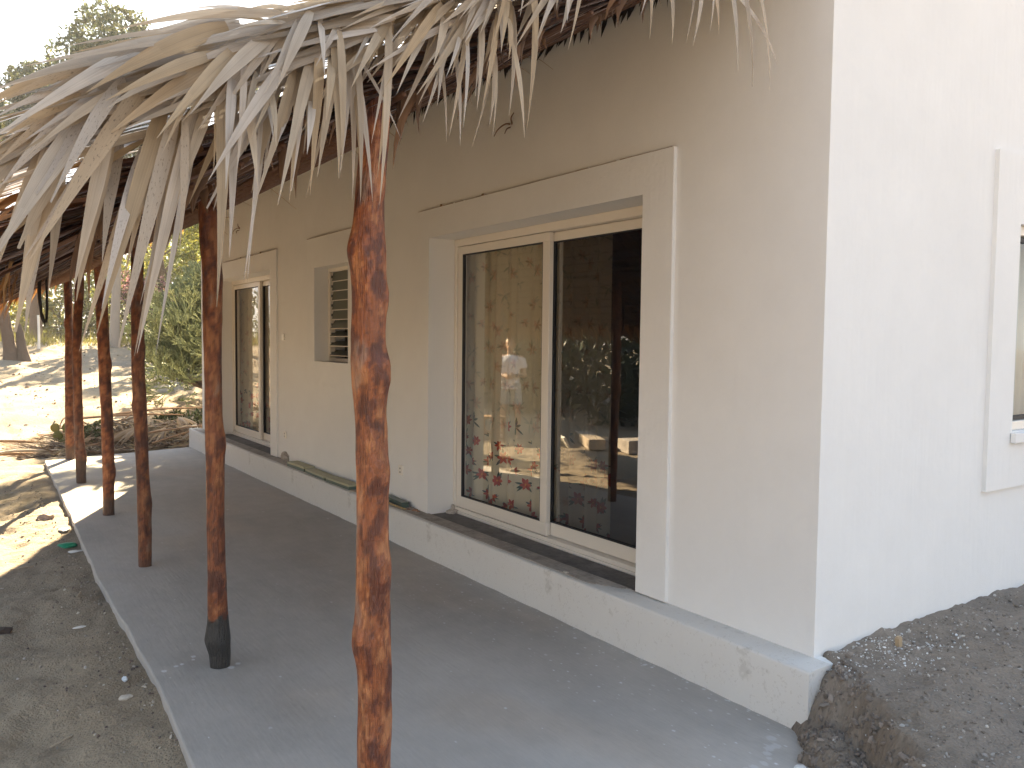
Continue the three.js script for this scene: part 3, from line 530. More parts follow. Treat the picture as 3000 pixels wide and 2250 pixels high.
// fronds: a midrib each, and every leaflet its own blade  [base xyz, tip xyz in mm, width mm]
const RAKE_A = [[-2247,2382,54,-2260,2209,207,25],[-2210,2353,67,-2230,1974,217,38],[-2255,2317,93,-2267,1943,130,33],[-2252,2339,31,-2388,1892,254,34],[-2285,2240,56,-2322,1945,157,16],[-2305,2342,130,-2371,2157,195,28],[-2324,2332,114,-2398,2144,196,24],[-2333,2203,94,-2391,1941,144,32],[-2362,2223,93,-2537,1927,259,36],[-2388,2167,82,-2386,2011,239,16],[-2366,2306,97,-2469,2115,130,28],[-2405,2278,106,-2562,2069,215,36],[-2431,2293,60,-2585,2099,125,33],[-2454,2202,117,-2460,1960,196,17],[-2478,2177,102,-2502,1913,261,29],[-2504,2145,101,-2524,1663,267,33],[-2403,2113,69,-2454,1720,248,16],[-2453,2259,74,-2638,1998,270,36],[-2512,2204,118,-2714,2014,136,37],[-2512,2136,44,-2576,1896,155,32],[-2589,2038,127,-2580,1786,190,20],[-2573,2064,93,-2663,1564,168,31],[-2611,2050,81,-2701,1577,182,36],[-2633,2084,65,-2745,1605,214,37],[-2685,2116,88,-2864,1739,265,42],[-2719,2098,98,-2865,1931,269,23],[-2727,2102,116,-2828,1849,279,30],[-2780,2069,97,-2902,1889,146,34],[-2802,2014,116,-2920,1735,274,45],[-2751,1983,120,-2787,1684,211,33],[-2783,2074,101,-2903,1978,154,26],[-2527,2267,113,-2757,2080,212,39],[-2479,2304,58,-2691,2183,130,32],[-2544,2202,115,-2731,2054,278,31],[-2622,2251,39,-2908,1969,248,40],[-2662,2213,71,-2902,2050,144,35],[-2694,2190,59,-2908,2054,243,27],[-2394,2329,117,-2683,2245,127,24],[-2474,2291,91,-2782,2189,127,20],[-2435,2326,102,-2558,2300,173,11],[-2362,2347,118,-2471,2284,277,12],[-2556,2250,81,-2811,2108,280,28],[-2737,2146,61,-2907,2025,132,31],[-2816,2049,90,-2906,1937,125,26],[-2831,1979,50,-2884,1606,185,42],[-2864,1936,91,-2875,1668,145,30],[-2547,2084,34,-2644,1562,259,20],[-2676,1968,61,-2744,1653,273,30],[-2428,2175,120,-2447,2015,180,15],[-2368,2175,76,-2429,2040,203,16],[-2280,2157,94,-2306,2021,215,20],[-2229,2272,86,-2263,2097,219,23],[-2217,2309,124,-2216,2000,201,24]];
const RAKE_B = [[-2028,2457,13,-2168,2220,155,25],[-1996,2478,-6,-2094,2302,88,18],[-1914,2474,68,-2065,2239,123,32],[-1947,2464,25,-2077,2269,42,23],[-1902,2461,12,-2038,2223,133,28],[-1703,2593,-28,-1983,2231,139,40],[-1797,2504,33,-1931,2235,50,28],[-1855,2411,33,-1952,2170,115,18],[-1878,2446,38,-1898,2228,96,25],[-1821,2446,41,-1907,2285,158,16],[-1795,2406,-28,-1798,2144,50,16],[-1804,2438,38,-1876,2151,194,18],[-1727,2515,-5,-1783,2231,113,24],[-1692,2586,29,-1761,2446,91,22],[-1676,2523,6,-1751,2250,90,22],[-1686,2401,7,-1746,2155,135,13],[-1640,2613,0,-1695,2418,100,30],[-1649,2503,47,-1632,2417,44,21],[-1629,2447,27,-1653,2166,158,22],[-1529,2599,1,-1586,2218,76,28],[-1570,2613,50,-1559,2450,78,30],[-1444,2669,-11,-1568,2501,110,26],[-1418,2640,40,-1451,2527,56,20],[-2137,2345,2,-2005,2126,93,14],[-2150,2304,53,-2093,1949,110,25],[-2118,2415,56,-2106,2337,67,22],[-2060,2424,4,-2165,2266,144,18],[-1782,2520,58,-1829,2419,112,23],[-1453,2689,-7,-1471,2589,59,21],[-1386,2672,23,-1435,2594,71,11],[-2055,2419,51,-2104,1931,174,26],[-2132,2389,-12,-2172,2005,85,22],[-2141,2307,51,-2142,1932,143,21],[-1866,2503,51,-2023,2315,95,25],[-1662,2626,-17,-1813,2425,87,30],[-1969,2491,49,-2167,2372,83,18],[-1810,2574,5,-2073,2402,107,24],[-1903,2540,12,-2152,2395,106,23],[-1744,2575,62,-1874,2452,65,28]];
const RAKE_C = [[-899,2864,50,-1085,2527,221,17],[-947,2796,138,-1061,2524,228,21],[-851,2836,93,-979,2585,222,9],[-887,2810,143,-806,2649,106,17],[-794,2855,125,-818,2498,204,18],[-709,2849,116,-682,2487,153,19],[-581,2895,79,-550,2507,125,19],[-637,2797,73,-457,2626,81,15],[-1052,2764,109,-1039,2560,116,16],[-1156,2744,131,-1102,2580,77,16],[-1191,2718,140,-1242,2588,181,11]];
function frond(list, rib, from, to) {
  const f = part('palm_frond', limb(rib.map((p) => p.clone().add(V(0, 0.0, -0.02))), [0.009, 0.008, 0.006, 0.003], 7), mk({ color: C(0.33, 0.26, 0.18), roughness: 0.7 }), veranda);
  for (const e of list) {
    const b = V(e[0], e[1], e[2]).multiplyScalar(0.001); const t = V(e[3], e[4], e[5]).multiplyScalar(0.001); b.add(V(0.05 + 0.16 * (b.x - t.x), 0.05 + 0.04 * (b.y - t.y), -0.05)); const len = b.distanceTo(t), L = new Leaves();
    const out = V(t.x - b.x, 0, t.z - b.z), c = b.clone().lerp(t, 0.45).add(V(out.x * 0.05 + rr(-0.006, 0.006), len * rr(0.0, 0.045), 0.015 + 0.03 * len + rr(0, 0.015)));
    const sp = b.x < -2.52 && rnd() < 0.3;
    L.add(b, c, t, e[6] * (b.x > -1.25 ? 0.0012 : 0.0009) * rr(0.85, 1.1), V(rr(-0.25, 0.25), rr(-0.1, 0.3), 1), tint(pick(PALE), rr(0.84, 1.1)), { seg: 10, twist: rr(-0.3, 0.3), fold: rr(0.02, 0.08), blunt: rnd() < 0.12 ? 0.12 : 0 });
    const o = part('leaflet', L.geo(), sp ? speckMat : leafMat, f);
  }
}
const behind = (a, keep) => a.filter(() => rnd() < keep).map((e) => { const dx = rr(-45, 45), dy = rr(-20, 35), l = rr(0.75, 1.1); return [e[0] + dx, e[1] + dy, e[2] - rr(40, 90), e[0] + dx + (e[3] - e[0]) * l + rr(-40, 40), e[1] + dy + (e[4] - e[1]) * l, e[5] - rr(50, 130), e[6] * rr(0.8, 1.15)]; });
const inX = (a, x0, x1) => a.filter((e) => e[0] >= x0 && e[0] < x1);
frond(inX(RAKE_A, -2430, 0), [V(-1.95, 2.56, 0.02), V(-2.12, 2.47, 0.06), V(-2.26, 2.38, 0.08), V(-2.4, 2.28, 0.1)]);
frond(inX(RAKE_A, -2640, -2430), [V(-2.2, 2.42, 0.03), V(-2.42, 2.29, 0.06), V(-2.56, 2.2, 0.08), V(-2.68, 2.1, 0.09)]);
frond(inX(RAKE_A, -4000, -2640), [V(-2.42, 2.3, 0.03), V(-2.6, 2.2, 0.07), V(-2.76, 2.1, 0.09), V(-2.9, 1.98, 0.1)]);
frond(inX(RAKE_B, -5000, -1860), [V(-1.7, 2.68, 0), V(-1.85, 2.56, 0.02), V(-2.0, 2.46, 0.03), V(-2.16, 2.36, 0.04)]);
frond(inX(RAKE_B, -1860, -1640), [V(-1.45, 2.76, 0), V(-1.6, 2.66, 0.02), V(-1.72, 2.56, 0.02), V(-1.86, 2.48, 0.03)]);
frond(inX(RAKE_B, -1640, 0), [V(-1.2, 2.88, 0), V(-1.35, 2.78, 0.02), V(-1.5, 2.68, 0.02), V(-1.64, 2.58, 0.03)]);
frond(RAKE_C, [V(-0.4, 3.3, 0), V(-0.6, 3.08, 0.05), V(-0.9, 2.9, 0.08), V(-1.25, 2.72, 0.1)]);
frond(behind(RAKE_A, 1), [V(-1.95, 2.54, -0.05), V(-2.3, 2.36, -0.03), V(-2.6, 2.18, -0.02), V(-2.88, 2.02, -0.02)]);
frond(behind(RAKE_B, 0.7), [V(-1.2, 2.88, -0.06), V(-1.5, 2.7, -0.05), V(-1.8, 2.52, -0.04), V(-2.1, 2.38, -0.04)]);
// further leaflets between the large ones
{
  const more = (x0, x1, n, lmin, lmax, spread) => {
    const list = [];
    for (let i = 0; i < n; i++) { const x = rr(x0, x1), l = rr(lmin, lmax), y = under(x) + rr(0.14, 0.30), a = rr(0.15, spread); const z = rr(-0.04, 0.08); list.push([x * 1000, y * 1000, z * 1000, (x - l * Math.sin(a)) * 1000, (y - l * Math.cos(a)) * 1000, (z + rr(0.02, 0.14)) * 1000, rr(14, 30)]); }
    return list;
  };
  frond(more(-2.88, -2.4, 16, 0.2, 0.4, 1.25), [V(-2.3, 2.33, 0), V(-2.5, 2.22, 0.02), V(-2.7, 2.1, 0.03), V(-2.88, 2.0, 0.04)]);
  frond(more(-2.45, -1.95, 18, 0.2, 0.36, 1.2), [V(-1.85, 2.55, 0), V(-2.05, 2.45, 0), V(-2.25, 2.34, 0.01), V(-2.42, 2.25, 0.02)]);
  frond(more(-1.95, -1.3, 26, 0.18, 0.36, 1.0), [V(-1.2, 2.9, 0), V(-1.45, 2.76, 0), V(-1.7, 2.64, 0.01), V(-1.92, 2.5, 0.02)]);
}

// ------------------------------------------------------------------ posts
function barkColor(sd, foot, tone) {
  return (q, t, r) => {
    const a = fbm(q.x * 19 + sd, q.y * 9.5 + sd, q.z * 19, 5), b = fbm(q.x * 38 + sd * 2, q.y * 21, q.z * 38, 4), c = fbm(q.x * 95, q.y * 16 + sd, q.z * 95, 3), w = fbm(q.x * 6 + sd, q.y * 1.8, q.z * 6, 3);
    const t1 = a + 0.55 * b + 0.3 * c + 0.3 * w;
    let col = [0.24, 0.076, 0.028];
    const pale = sstep(0.10, 0.24, t1); col = [lerp(col[0], 0.36, pale * 0.85), lerp(col[1], 0.145, pale * 0.85), lerp(col[2], 0.056, pale * 0.85)];
    const dark = sstep(-0.06, -0.2, t1) * 0.92; col = [lerp(col[0], 0.10, dark), lerp(col[1], 0.030, dark), lerp(col[2], 0.017, dark)];
    const rim = Math.exp(-Math.pow((t1 - 0.09) / 0.03, 2)) * 0.45; col = col.map((v, i) => lerp(v, [0.12, 0.04, 0.02][i], rim));
    const grey = sstep(0.2, 0.36, fbm(q.x * 11 + sd * 3, q.y * 4 + 40, q.z * 11, 4)) * 0.5; col = [lerp(col[0], 0.25, grey), lerp(col[1], 0.19, grey), lerp(col[2], 0.15, grey)];
    const kn = n3(q.x * 5 + sd * 7, q.y * 3.3, q.z * 5); if (kn > 0.52) { const m = sstep(0.52, 0.62, kn) * 0.65; col = col.map((v, i) => lerp(v, [0.07, 0.03, 0.02][i], m)); }
    const kk = (1 + 0.7 * c) * tone; col = col.map((v) => v * kk);
    if (foot > 0 && q.y < foot + 0.03 * n3(q.x * 30, sd, q.z * 30)) { const m = 0.9 + 0.3 * c; col = [0.045 * m, 0.042 * m, 0.038 * m]; }
    else if (foot < 0) { const f = sstep(-foot, -foot - 0.12, q.y + 0.05 * n3(q.x * 20, q.y * 10, q.z * 20)) * 0.75; col = col.map((v, i) => lerp(v, [0.075, 0.055, 0.042][i], f)); }
    return col;
  };
}
const postMat = mk({ vertexColors: true, roughness: 0.44, bumpMap: rep(plasterH, 2, 2), bumpScale: 0.016 });
function post(label, line, knots, sd, foot, res, tone = 1) {
  // line: [x, y, z, radius] from the foot upwards
  const pts = line.map((p) => V(p[0], p[1], p[2])), H = line[line.length - 1][1], curve = new THREE.CatmullRomCurve3(pts, false, 'centripetal');
  const n = Math.round(res * H), sides = Math.round(res * 0.24), P = [], K = [], U = [], I = [], cf = barkColor(sd, foot, tone);
  for (let i = 0; i <= n; i++) {
    const t = i / n, f = t * (line.length - 1), a = Math.min(line.length - 2, Math.floor(f)), r0 = lerp(line[a][3], line[a + 1][3], f - a);
    const u = curve.getPoint(t), y = u.y;
    for (let j = 0; j <= sides; j++) {
      const th = (j % sides) / sides * Math.PI * 2, cx = Math.cos(th), cz = Math.sin(th);
      let r = r0 * (1 + 0.07 * n3(cx * 1.3 + sd, y * 3.2, cz * 1.3) + 0.05 * n3(cx * 2.5 + sd, y * 9, cz * 2.5) + 0.035 * n3(cx * 5, y * 3 + sd, cz * 5) + 0.02 * n3(cx * 9, y * 22 + sd, cz * 9));
      for (const [ky, ka, kr, kh] of knots) { const dy = (y - ky) / kr, da = Math.acos(clamp(Math.cos(th - ka), -1, 1)) * r0 / kr, q = dy * dy * 0.7 + da * da; r += kh * Math.exp(-q * 1.4) - kh * 0.45 * Math.exp(-q * 14); }
      const q = V(u.x + cx * r, y, u.z + cz * r); P.push(q.x, q.y, q.z); U.push(j / sides, y); K.push(...cf(q, t, r));
    }
  }
  for (let i = 0; i < n; i++) for (let j = 0; j < sides; j++) { const a = i * (sides + 1) + j, b = a + sides + 1; I.push(a, b, a + 1, a + 1, b, b + 1); }
  const g = new THREE.BufferGeometry(); g.setAttribute('position', new THREE.Float32BufferAttribute(P, 3)); g.setAttribute('uv', new THREE.Float32BufferAttribute(U, 2)); g.setAttribute('color', new THREE.Float32BufferAttribute(K, 3)); g.setIndex(I); g.computeVertexNormals();
  // weld the seam's normals
  const N = g.attributes.normal; for (let i = 0; i <= n; i++) { const a = i * (sides + 1), b = a + sides, s = V(N.getX(a) + N.getX(b), N.getY(a) + N.getY(b), N.getZ(a) + N.getZ(b)).normalize(); N.setXYZ(a, s.x, s.y, s.z); N.setXYZ(b, s.x, s.y, s.z); }
  const o = new THREE.Mesh(g, postMat); o.name = numbered('wooden_post'); shadow(o); scene.add(o);
  tag(o, label, 'post', 'rough wooden posts along the terrace edge'); return o;
}
const hy = (x) => under(x) + 0.06;
post('thick knotted reddish post in the foreground, nearest of the posts', [[-1.945, -0.02, -0.2, 0.052], [-1.942, 0.277, -0.2, 0.05], [-1.939, 0.508, -0.2, 0.0512], [-1.945, 0.684, -0.2, 0.0555], [-1.946, 0.942, -0.2, 0.0479], [-1.948, 1.155, -0.2, 0.0462], [-1.954, 1.366, -0.2, 0.0459], [-1.96, 1.533, -0.2, 0.0515], [-1.96, 1.699, -0.2, 0.0483], [-1.961, 1.863, -0.2, 0.053], [-1.958, 2.013, -0.2, 0.0425], [-1.945, 2.16, -0.2, 0.0425], [-1.939, hy(-1.939), -0.2, 0.042]],
  [[1.5, 0.9, 0.06, 0.02], [1.86, 2.9, 0.05, 0.018], [1.2, 1.2, 0.05, 0.012], [0.68, 3.0, 0.06, 0.016], [0.9, 1.4, 0.06, 0.014], [1.72, 0.3, 0.04, 0.012], [2.05, 1.7, 0.05, 0.012], [0.36, 2.2, 0.05, 0.012]], 3, 0, 170, 1.12);
post('brown post with a black tarred foot, second from the camera', [[-1.938, -0.02, -1.95, 0.047], [-1.94, 0.06, -1.95, 0.05], [-1.946, 0.134, -1.95, 0.0545], [-1.949, 0.27, -1.95, 0.045], [-1.951, 0.477, -1.95, 0.0426], [-1.953, 0.772, -1.95, 0.0402], [-1.955, 1.086, -1.95, 0.0446], [-1.959, 1.331, -1.95, 0.0398], [-1.96, 1.662, -1.95, 0.0418], [-1.958, 1.881, -1.95, 0.0453], [-1.972, 2.054, -1.95, 0.0437], [-1.979, hy(-1.979), -1.95, 0.043]],
  [[0.13, 3.0, 0.05, 0.012], [0.36, 2.0, 0.03, 0.008], [1.68, 1.6, 0.05, 0.014], [1.1, 0.6, 0.05, 0.012], [0.43, 1.3, 0.04, 0.01]], 17, 0.245, 110, 0.95);
post('slim dark red post, third from the camera', [[-1.9, -0.02, -4.0, 0.043], [-1.901, 0.399, -4.0, 0.0451], [-1.908, 0.724, -4.0, 0.0417], [-1.921, 1.111, -4.0, 0.0447], [-1.928, 1.493, -4.0, 0.0413], [-1.925, 1.968, -4.0, 0.0411], [-1.923, hy(-1.923), -4.0, 0.036]],
  [[0.45, 0.8, 0.05, 0.012], [1.12, 2.6, 0.05, 0.012], [1.5, 0.2, 0.05, 0.01]], 29, -0.1, 90, 0.85);
post('speckled tan and brown leaning post, fourth from the camera', [[-1.85, -0.02, -5.92, 0.046], [-1.847, 0.467, -5.92, 0.0496], [-1.852, 0.883, -5.92, 0.0494], [-1.864, 1.295, -5.92, 0.0492], [-1.873, 1.704, -5.92, 0.0491], [-1.883, 2.029, -5.92, 0.0448], [-1.904, hy(-1.904), -5.92, 0.0447]],
  [[0.38, 0.4, 0.06, 0.016], [1.35, 0.2, 0.05, 0.014], [1.9, 2.4, 0.05, 0.012]], 41, -0.22, 80, 1.15);
post('thin post with a dark swollen foot, second from the far end of the terrace', [[-1.841, -0.02, -7.82, 0.05], [-1.845, 0.25, -7.82, 0.052], [-1.851, 0.471, -7.82, 0.0452], [-1.861, 0.975, -7.82, 0.045], [-1.855, 1.625, -7.82, 0.0449], [-1.831, 2.023, -7.82, 0.0448], [-1.818, hy(-1.818), -7.82, 0.0448]],
  [[0.27, 0.3, 0.06, 0.014], [1.45, 2.8, 0.05, 0.014]], 53, -0.35, 70, 0.9);
post('farthest post, standing at the outer corner of the terrace', [[-1.734, -0.02, -9.79, 0.055], [-1.73, 0.553, -9.79, 0.0539], [-1.726, 1.152, -9.79, 0.0537], [-1.721, 1.747, -9.79, 0.0476], [-1.729, hy(-1.729), -9.79, 0.0475]],
  [[0.9, 0.5, 0.06, 0.014], [1.75, 2.6, 0.05, 0.016]], 67, -0.25, 70, 0.95);


// ------------------------------------------------------------------ curtains
{
  const S = 1024, SH = 2048, cv = document.createElement('canvas'); cv.width = S; cv.height = SH; const c = cv.getContext('2d'), px = 1280; // px per metre across, 948 per metre up
  c.fillStyle = '#f0e3c6'; c.fillRect(0, 0, S, SH);
  const leaf = (x, y, a, l, w, col) => { c.save(); c.translate(x, y); c.scale(1, 0.74); c.rotate(a); c.fillStyle = col; c.beginPath(); c.moveTo(0, 0); c.quadraticCurveTo(l * 0.5, -w, l, 0); c.quadraticCurveTo(l * 0.5, w, 0, 0); c.fill(); c.restore(); };
  const greens = ['#3d5a4c', '#55705c', '#38503f', '#6b8270', '#4a5a66'], reds = ['#c8412a', '#d65a38', '#b5331f'];
  const spots = [];
  for (let r = 0; r < 15; r++) for (let k = 0; k < 6; k++) spots.push([k * 171 + (r % 2) * 85 + rr(-50, 50), 50 + r * 137 + rr(-45, 45)]);
  for (const [x, y] of spots) {
    const clearOfGlare = y > 1400 && rnd() < 0.95; c.globalAlpha = clearOfGlare ? 1 : 0.13;  // higher flowers are faded to paint the pane reflection into the cloth
    const keep = rnd(), s0 = seed, sc = rr(0.62, 0.95);
    for (const ox of [0, -S, S]) {
      seed = s0; const bloom = keep < 0.66, X = x + ox;
      for (let k = 0; k < 6; k++) leaf(X, y, rr(0, 6.28), sc * rr(60, 120), sc * rr(18, 30), pick(greens));
      if (bloom) { for (let k = 0; k < 6; k++) leaf(X, y, k * 1.05 + rr(-0.2, 0.2), sc * rr(58, 80), sc * rr(28, 40), pick(reds)); c.fillStyle = '#e9a43c'; c.beginPath(); c.arc(X, y, 8 * sc, 0, 7); c.fill(); }
    }
  }
  c.globalAlpha = 1;
  const tex = new THREE.CanvasTexture(cv); tex.colorSpace = THREE.SRGBColorSpace; tex.wrapS = tex.wrapT = THREE.RepeatWrapping;
  const mat = new THREE.MeshPhysicalMaterial({ map: tex, color: C(0.95, 0.95, 0.95), roughness: 0.9, transmission: 0.25, thickness: 0, ior: 1.2, side: THREE.DoubleSide });
  function curtain(label, z0, z1, y0, y1, x, folds, sd) {
    const n = folds * 14, m = 14, P = [], U = [], I = [];
    let len = 0, px = 0, pz = 0;
    for (let i = 0; i <= n; i++) {
      const t = i / n, ph = t * folds * Math.PI * 2 + 1.6 * n3(t * 7, sd, 0);
      const z = lerp(z0, z1, t) + 0.012 * Math.sin(ph * 0.5 + sd), dx = 0.032 * Math.sin(ph) + 0.018 * Math.sin(ph * 0.53 + sd);
      if (i) len += Math.hypot(z - pz, dx - px); px = dx; pz = z;
      for (let j = 0; j <= m; j++) { const v = j / m, y = lerp(y0, y1, v); P.push(x + dx * (1 - 0.45 * v) + 0.012 * n3(t * 4, v * 2, sd), y, z + 0.02 * (1 - v) * n3(t * 9, sd, 4)); U.push(len / 0.8, v); }
    }
    for (let i = 0; i < n; i++) for (let j = 0; j < m; j++) { const a = i * (m + 1) + j, b = a + m + 1; I.push(a, b, a + 1, a + 1, b, b + 1); }
    const g = new THREE.BufferGeometry(); g.setAttribute('position', new THREE.Float32BufferAttribute(P, 3)); g.setAttribute('uv', new THREE.Float32BufferAttribute(U, 2)); g.setIndex(I); g.computeVertexNormals();
    const t = thing('curtain', label, 'curtain');
    part('cloth', g, mat, t);
    part('rail', limb([V(x, y1 + 0.012, z0 - 0.05), V(x, y1 + 0.012, (z0 + z1) / 2), V(x, y1 + 0.012, z1 + 0.05)], [0.012, 0.012, 0.012], 8), aluMat, t);
  }
  curtain('floral curtain drawn behind the left pane of the near sliding door', -3.72, -1.78, 0.30, 2.46, 0.40, 13, 2);
  { const gm = new THREE.MeshPhysicalMaterial({ color: C(0.5, 0.53, 0.5), roughness: 0.9, transmission: 0.2, thickness: 0, ior: 1.2, side: THREE.DoubleSide }), P = [], I = [], n = 90;
    for (let i = 0; i <= n; i++) for (const y of [1.0, 2.32]) P.push(lerp(1.6, 3.0, i / n), y, -0.36 + 0.02 * Math.sin(i * 0.9) + 0.008 * Math.sin(i * 0.37));
    for (let i = 0; i < n; i++) I.push(2 * i, 2 * i + 2, 2 * i + 1, 2 * i + 1, 2 * i + 2, 2 * i + 3);
    const g = new THREE.BufferGeometry(); g.setAttribute('position', new THREE.Float32BufferAttribute(P, 3)); g.setIndex(I); g.computeVertexNormals();
    solo('curtain', g, gm, 'plain grey curtain behind the window in the white gable wall', 'curtain'); }
  curtain('flowered curtain behind the far sliding door beyond the louvred window', -9.7, -7.7, 0.30, 2.46, 0.40, 11, 6);
}

// ------------------------------------------------------------------ tiles and scraps on the plinth ledge
{
  const top = mk({ color: C(0.46, 0.44, 0.29), roughness: 0.6 }), side = mk({ color: C(0.085, 0.12, 0.095), roughness: 0.35 });
  const tg = (w, l, h) => [box(-w / 2, w / 2, h * 0.6, h, -l / 2, l / 2, 0.002), box(-w / 2 + 0.001, w / 2 - 0.001, 0, h * 0.6 - 0.0005, -l / 2 + 0.001, l / 2 - 0.001, 0.001)];
  const T = [
    [-0.072, 0.2725, -5.93, 0.02, 0.115, 0.46, 0.046, 'green-edged tile lying farthest along the white ledge, beside the rough plaster'],
    [-0.082, 0.2725, -5.38, -0.03, 0.112, 0.54, 0.036, 'flat olive tile in the middle of the three far tiles on the ledge'],
    [-0.088, 0.2725, -4.82, 0.02, 0.112, 0.50, 0.042, 'olive tile partly hidden behind the nearest post on the ledge'],
    [-0.045, 0.2725, -3.84, -0.08, 0.06, 0.40, 0.04, 'narrow dark tile on the ledge to the right of the nearest post'],
  ];
  for (const [x, y, z, a, w, l, h, lab] of T) { const t = thing('floor_tile', lab, 'tile', [x, y, z], a, 'green tiles laid along the ledge'); const [a1, b1] = tg(w, l, h); part('glazed_top', a1, w < 0.08 ? side : top, t); part('tile_body', b1, side, t); }
  solo('wooden_lath', limb([V(-0.10, 0.279, -3.97), V(-0.112, 0.281, -3.75), V(-0.105, 0.280, -3.55)], [0.007, 0.008, 0.006], 6), mk({ color: C(0.42, 0.3, 0.14), roughness: 0.8 }), 'thin yellowish stick lying on the ledge in front of the narrow dark tile', 'stick');
  const lump = (r, sd) => { const g = new THREE.IcosahedronGeometry(r, 2), p = g.attributes.position; for (let i = 0; i < p.count; i++) { const s = 1 + 0.5 * n3(p.getX(i) / r + sd, p.getY(i) / r, p.getZ(i) / r); p.setXYZ(i, p.getX(i) * s, Math.abs(p.getY(i) * s * 0.6), p.getZ(i) * s); } g.computeVertexNormals(); boxUV(g); return g; };
  solo('mortar_crumbs', merge([lump(0.022, 1).translate(-0.05, 0.272, -3.50), lump(0.015, 4).translate(-0.07, 0.272, -3.56), lump(0.013, 6).translate(-0.045, 0.272, -3.45)]), mk({ color: C(0.34, 0.2, 0.13), roughness: 1 }), 'small rusty heap of mortar crumbs on the ledge left of the near door', 'rubble');
  solo('mortar_lump', merge([lump(0.05, 7).translate(0.17, 0.264, -3.3), lump(0.03, 9).scale(0.5, 2.6, 0.5).translate(0.188, 0.28, -3.325)]), rawConcrete, 'grey lump of mortar in the bottom left corner of the near door reveal', 'mortar');
  for (const [x, z, r, lab] of [[-0.11, -1.55, 0.018, 'chip of grey mortar on the ledge below the near door']]) solo('mortar_chip', lump(r, z * 3).translate(x, 0.271, z), rawConcrete, lab, 'mortar');
}

// ------------------------------------------------------------------ litter by the terrace edge
{
  const shard = (a, b, h, sd) => { const g = new THREE.IcosahedronGeometry(1, 2), p = g.attributes.position; for (let i = 0; i < p.count; i++) { const s = 1 + 0.35 * n3(p.getX(i) * 1.5 + sd, p.getY(i), p.getZ(i) * 1.5); p.setXYZ(i, p.getX(i) * s * a, p.getY(i) * h + 0.4 * h * n3(p.getX(i) * 3, sd, p.getZ(i) * 3), p.getZ(i) * s * b); } g.computeVertexNormals(); return g; };
  const put = (name, g, m, x, z, lab, cat, grp) => solo(name, g, m, lab, cat, [x, Math.max(groundY(x, z), -0.1) + 0.006, z], grp);
  const white = mk({ color: C(0.7, 0.69, 0.66), roughness: 0.7 }), green = mk({ color: C(0.02, 0.24, 0.13), roughness: 0.4 });
  put('plastic_scrap', shard(0.07, 0.05, 0.022, 1), green, -2.27, -5.06, 'crumpled green plastic scrap on the sand beside the terrace edge', 'litter');
  put('paper_scrap', shard(0.045, 0.028, 0.01, 2), white, -2.24, -4.86, 'small white scrap right beside the green plastic by the terrace edge', 'litter');
  put('paper_scrap', shard(0.04, 0.06, 0.01, 3), white, -2.23, -5.62, 'pale flat scrap against the terrace edge beyond the green plastic', 'litter');
  put('paper_scrap', shard(0.035, 0.012, 0.006, 4), white, -2.42, -3.06, 'narrow white sliver on the sand level with the second post', 'litter');
  put('paper_scrap', shard(0.012, 0.022, 0.012, 5), mk({ color: C(0.6, 0.66, 0.72), roughness: 0.5 }), -2.34, -2.1, 'bluish white crumpled bit beside the terrace edge near the tarred post', 'litter');
  put('stone', shard(0.028, 0.018, 0.012, 6), mk({ color: C(0.5, 0.45, 0.38), roughness: 0.9 }), -2.37, -1.9, 'flat pale stone on the sand close to the lower terrace edge', 'stone');
  put('bark_piece', shard(0.06, 0.04, 0.025, 7), mk({ color: C(0.07, 0.05, 0.04), roughness: 0.95 }), -2.79, -3.26, 'dark lump of bark at the left edge of the shaded sand', 'bark');
  put('stone', shard(0.07, 0.045, 0.035, 8), mk({ color: C(0.36, 0.28, 0.22), roughness: 0.95 }), -2.32, -6.2, 'brownish stone in the sun just beyond the house shadow', 'stone');
  const twig = mk({ color: C(0.42, 0.33, 0.23), roughness: 0.9 });
  for (const [x, z, a, l, lab] of [[-2.62, -1.75, 0.6, 0.16, 'short pale twig on the shaded sand at lower left'], [-2.36, -3.6, 1.3, 0.12, 'thin twig lying on dark grit beside the terrace edge'], [-2.6, -4.6, 0.2, 0.16, 'straight twig on shaded sand just inside the house shadow edge']]) {
    const y = groundY(x, z) + 0.008; solo('twig', limb([V(-l / 2, 0, 0), V(0, 0.006, 0.01), V(l / 2, 0, 0)], [0.004, 0.0045, 0.002], 5).rotateY(a), twig, lab, 'twig', [x, y, z]);
  }
  // peg and chip by the gable wall
  solo('wooden_peg', merge([box(-0.013, 0.013, -0.03, 0.036, -0.011, 0.011, 0.003), box(-0.009, 0.011, 0.036, 0.041, -0.009, 0.009, 0.002)]).rotateZ(0.1), mk({ color: C(0.42, 0.31, 0.19), roughness: 0.9 }), 'short square wooden peg standing in the earth by the gable wall', 'peg', [0.42, groundY(0.42, 0.135) + 0.005, 0.135]);
  solo('plaster_chip', shard(0.032, 0.02, 0.006, 11), white, 'white chip of plaster lying on the terrace at the bottom by the earth bank', 'plaster chip', [-0.41, 0.012, 0.235]);
  solo('plaster_chip', shard(0.012, 0.03, 0.01, 12).rotateZ(1.1), white, 'small white plaster chip stuck in the earth face beside the plinth end', 'plaster chip', [0.075, 0.17, 0.13]);
  solo('mortar_smear', shard(0.09, 0.05, 0.03, 13), mk({ color: C(0.27, 0.25, 0.24), roughness: 1 }), 'grey lump of spilled mortar at the foot of the plinth corner', 'mortar', [-0.16, 0.02, 0.17]);
}

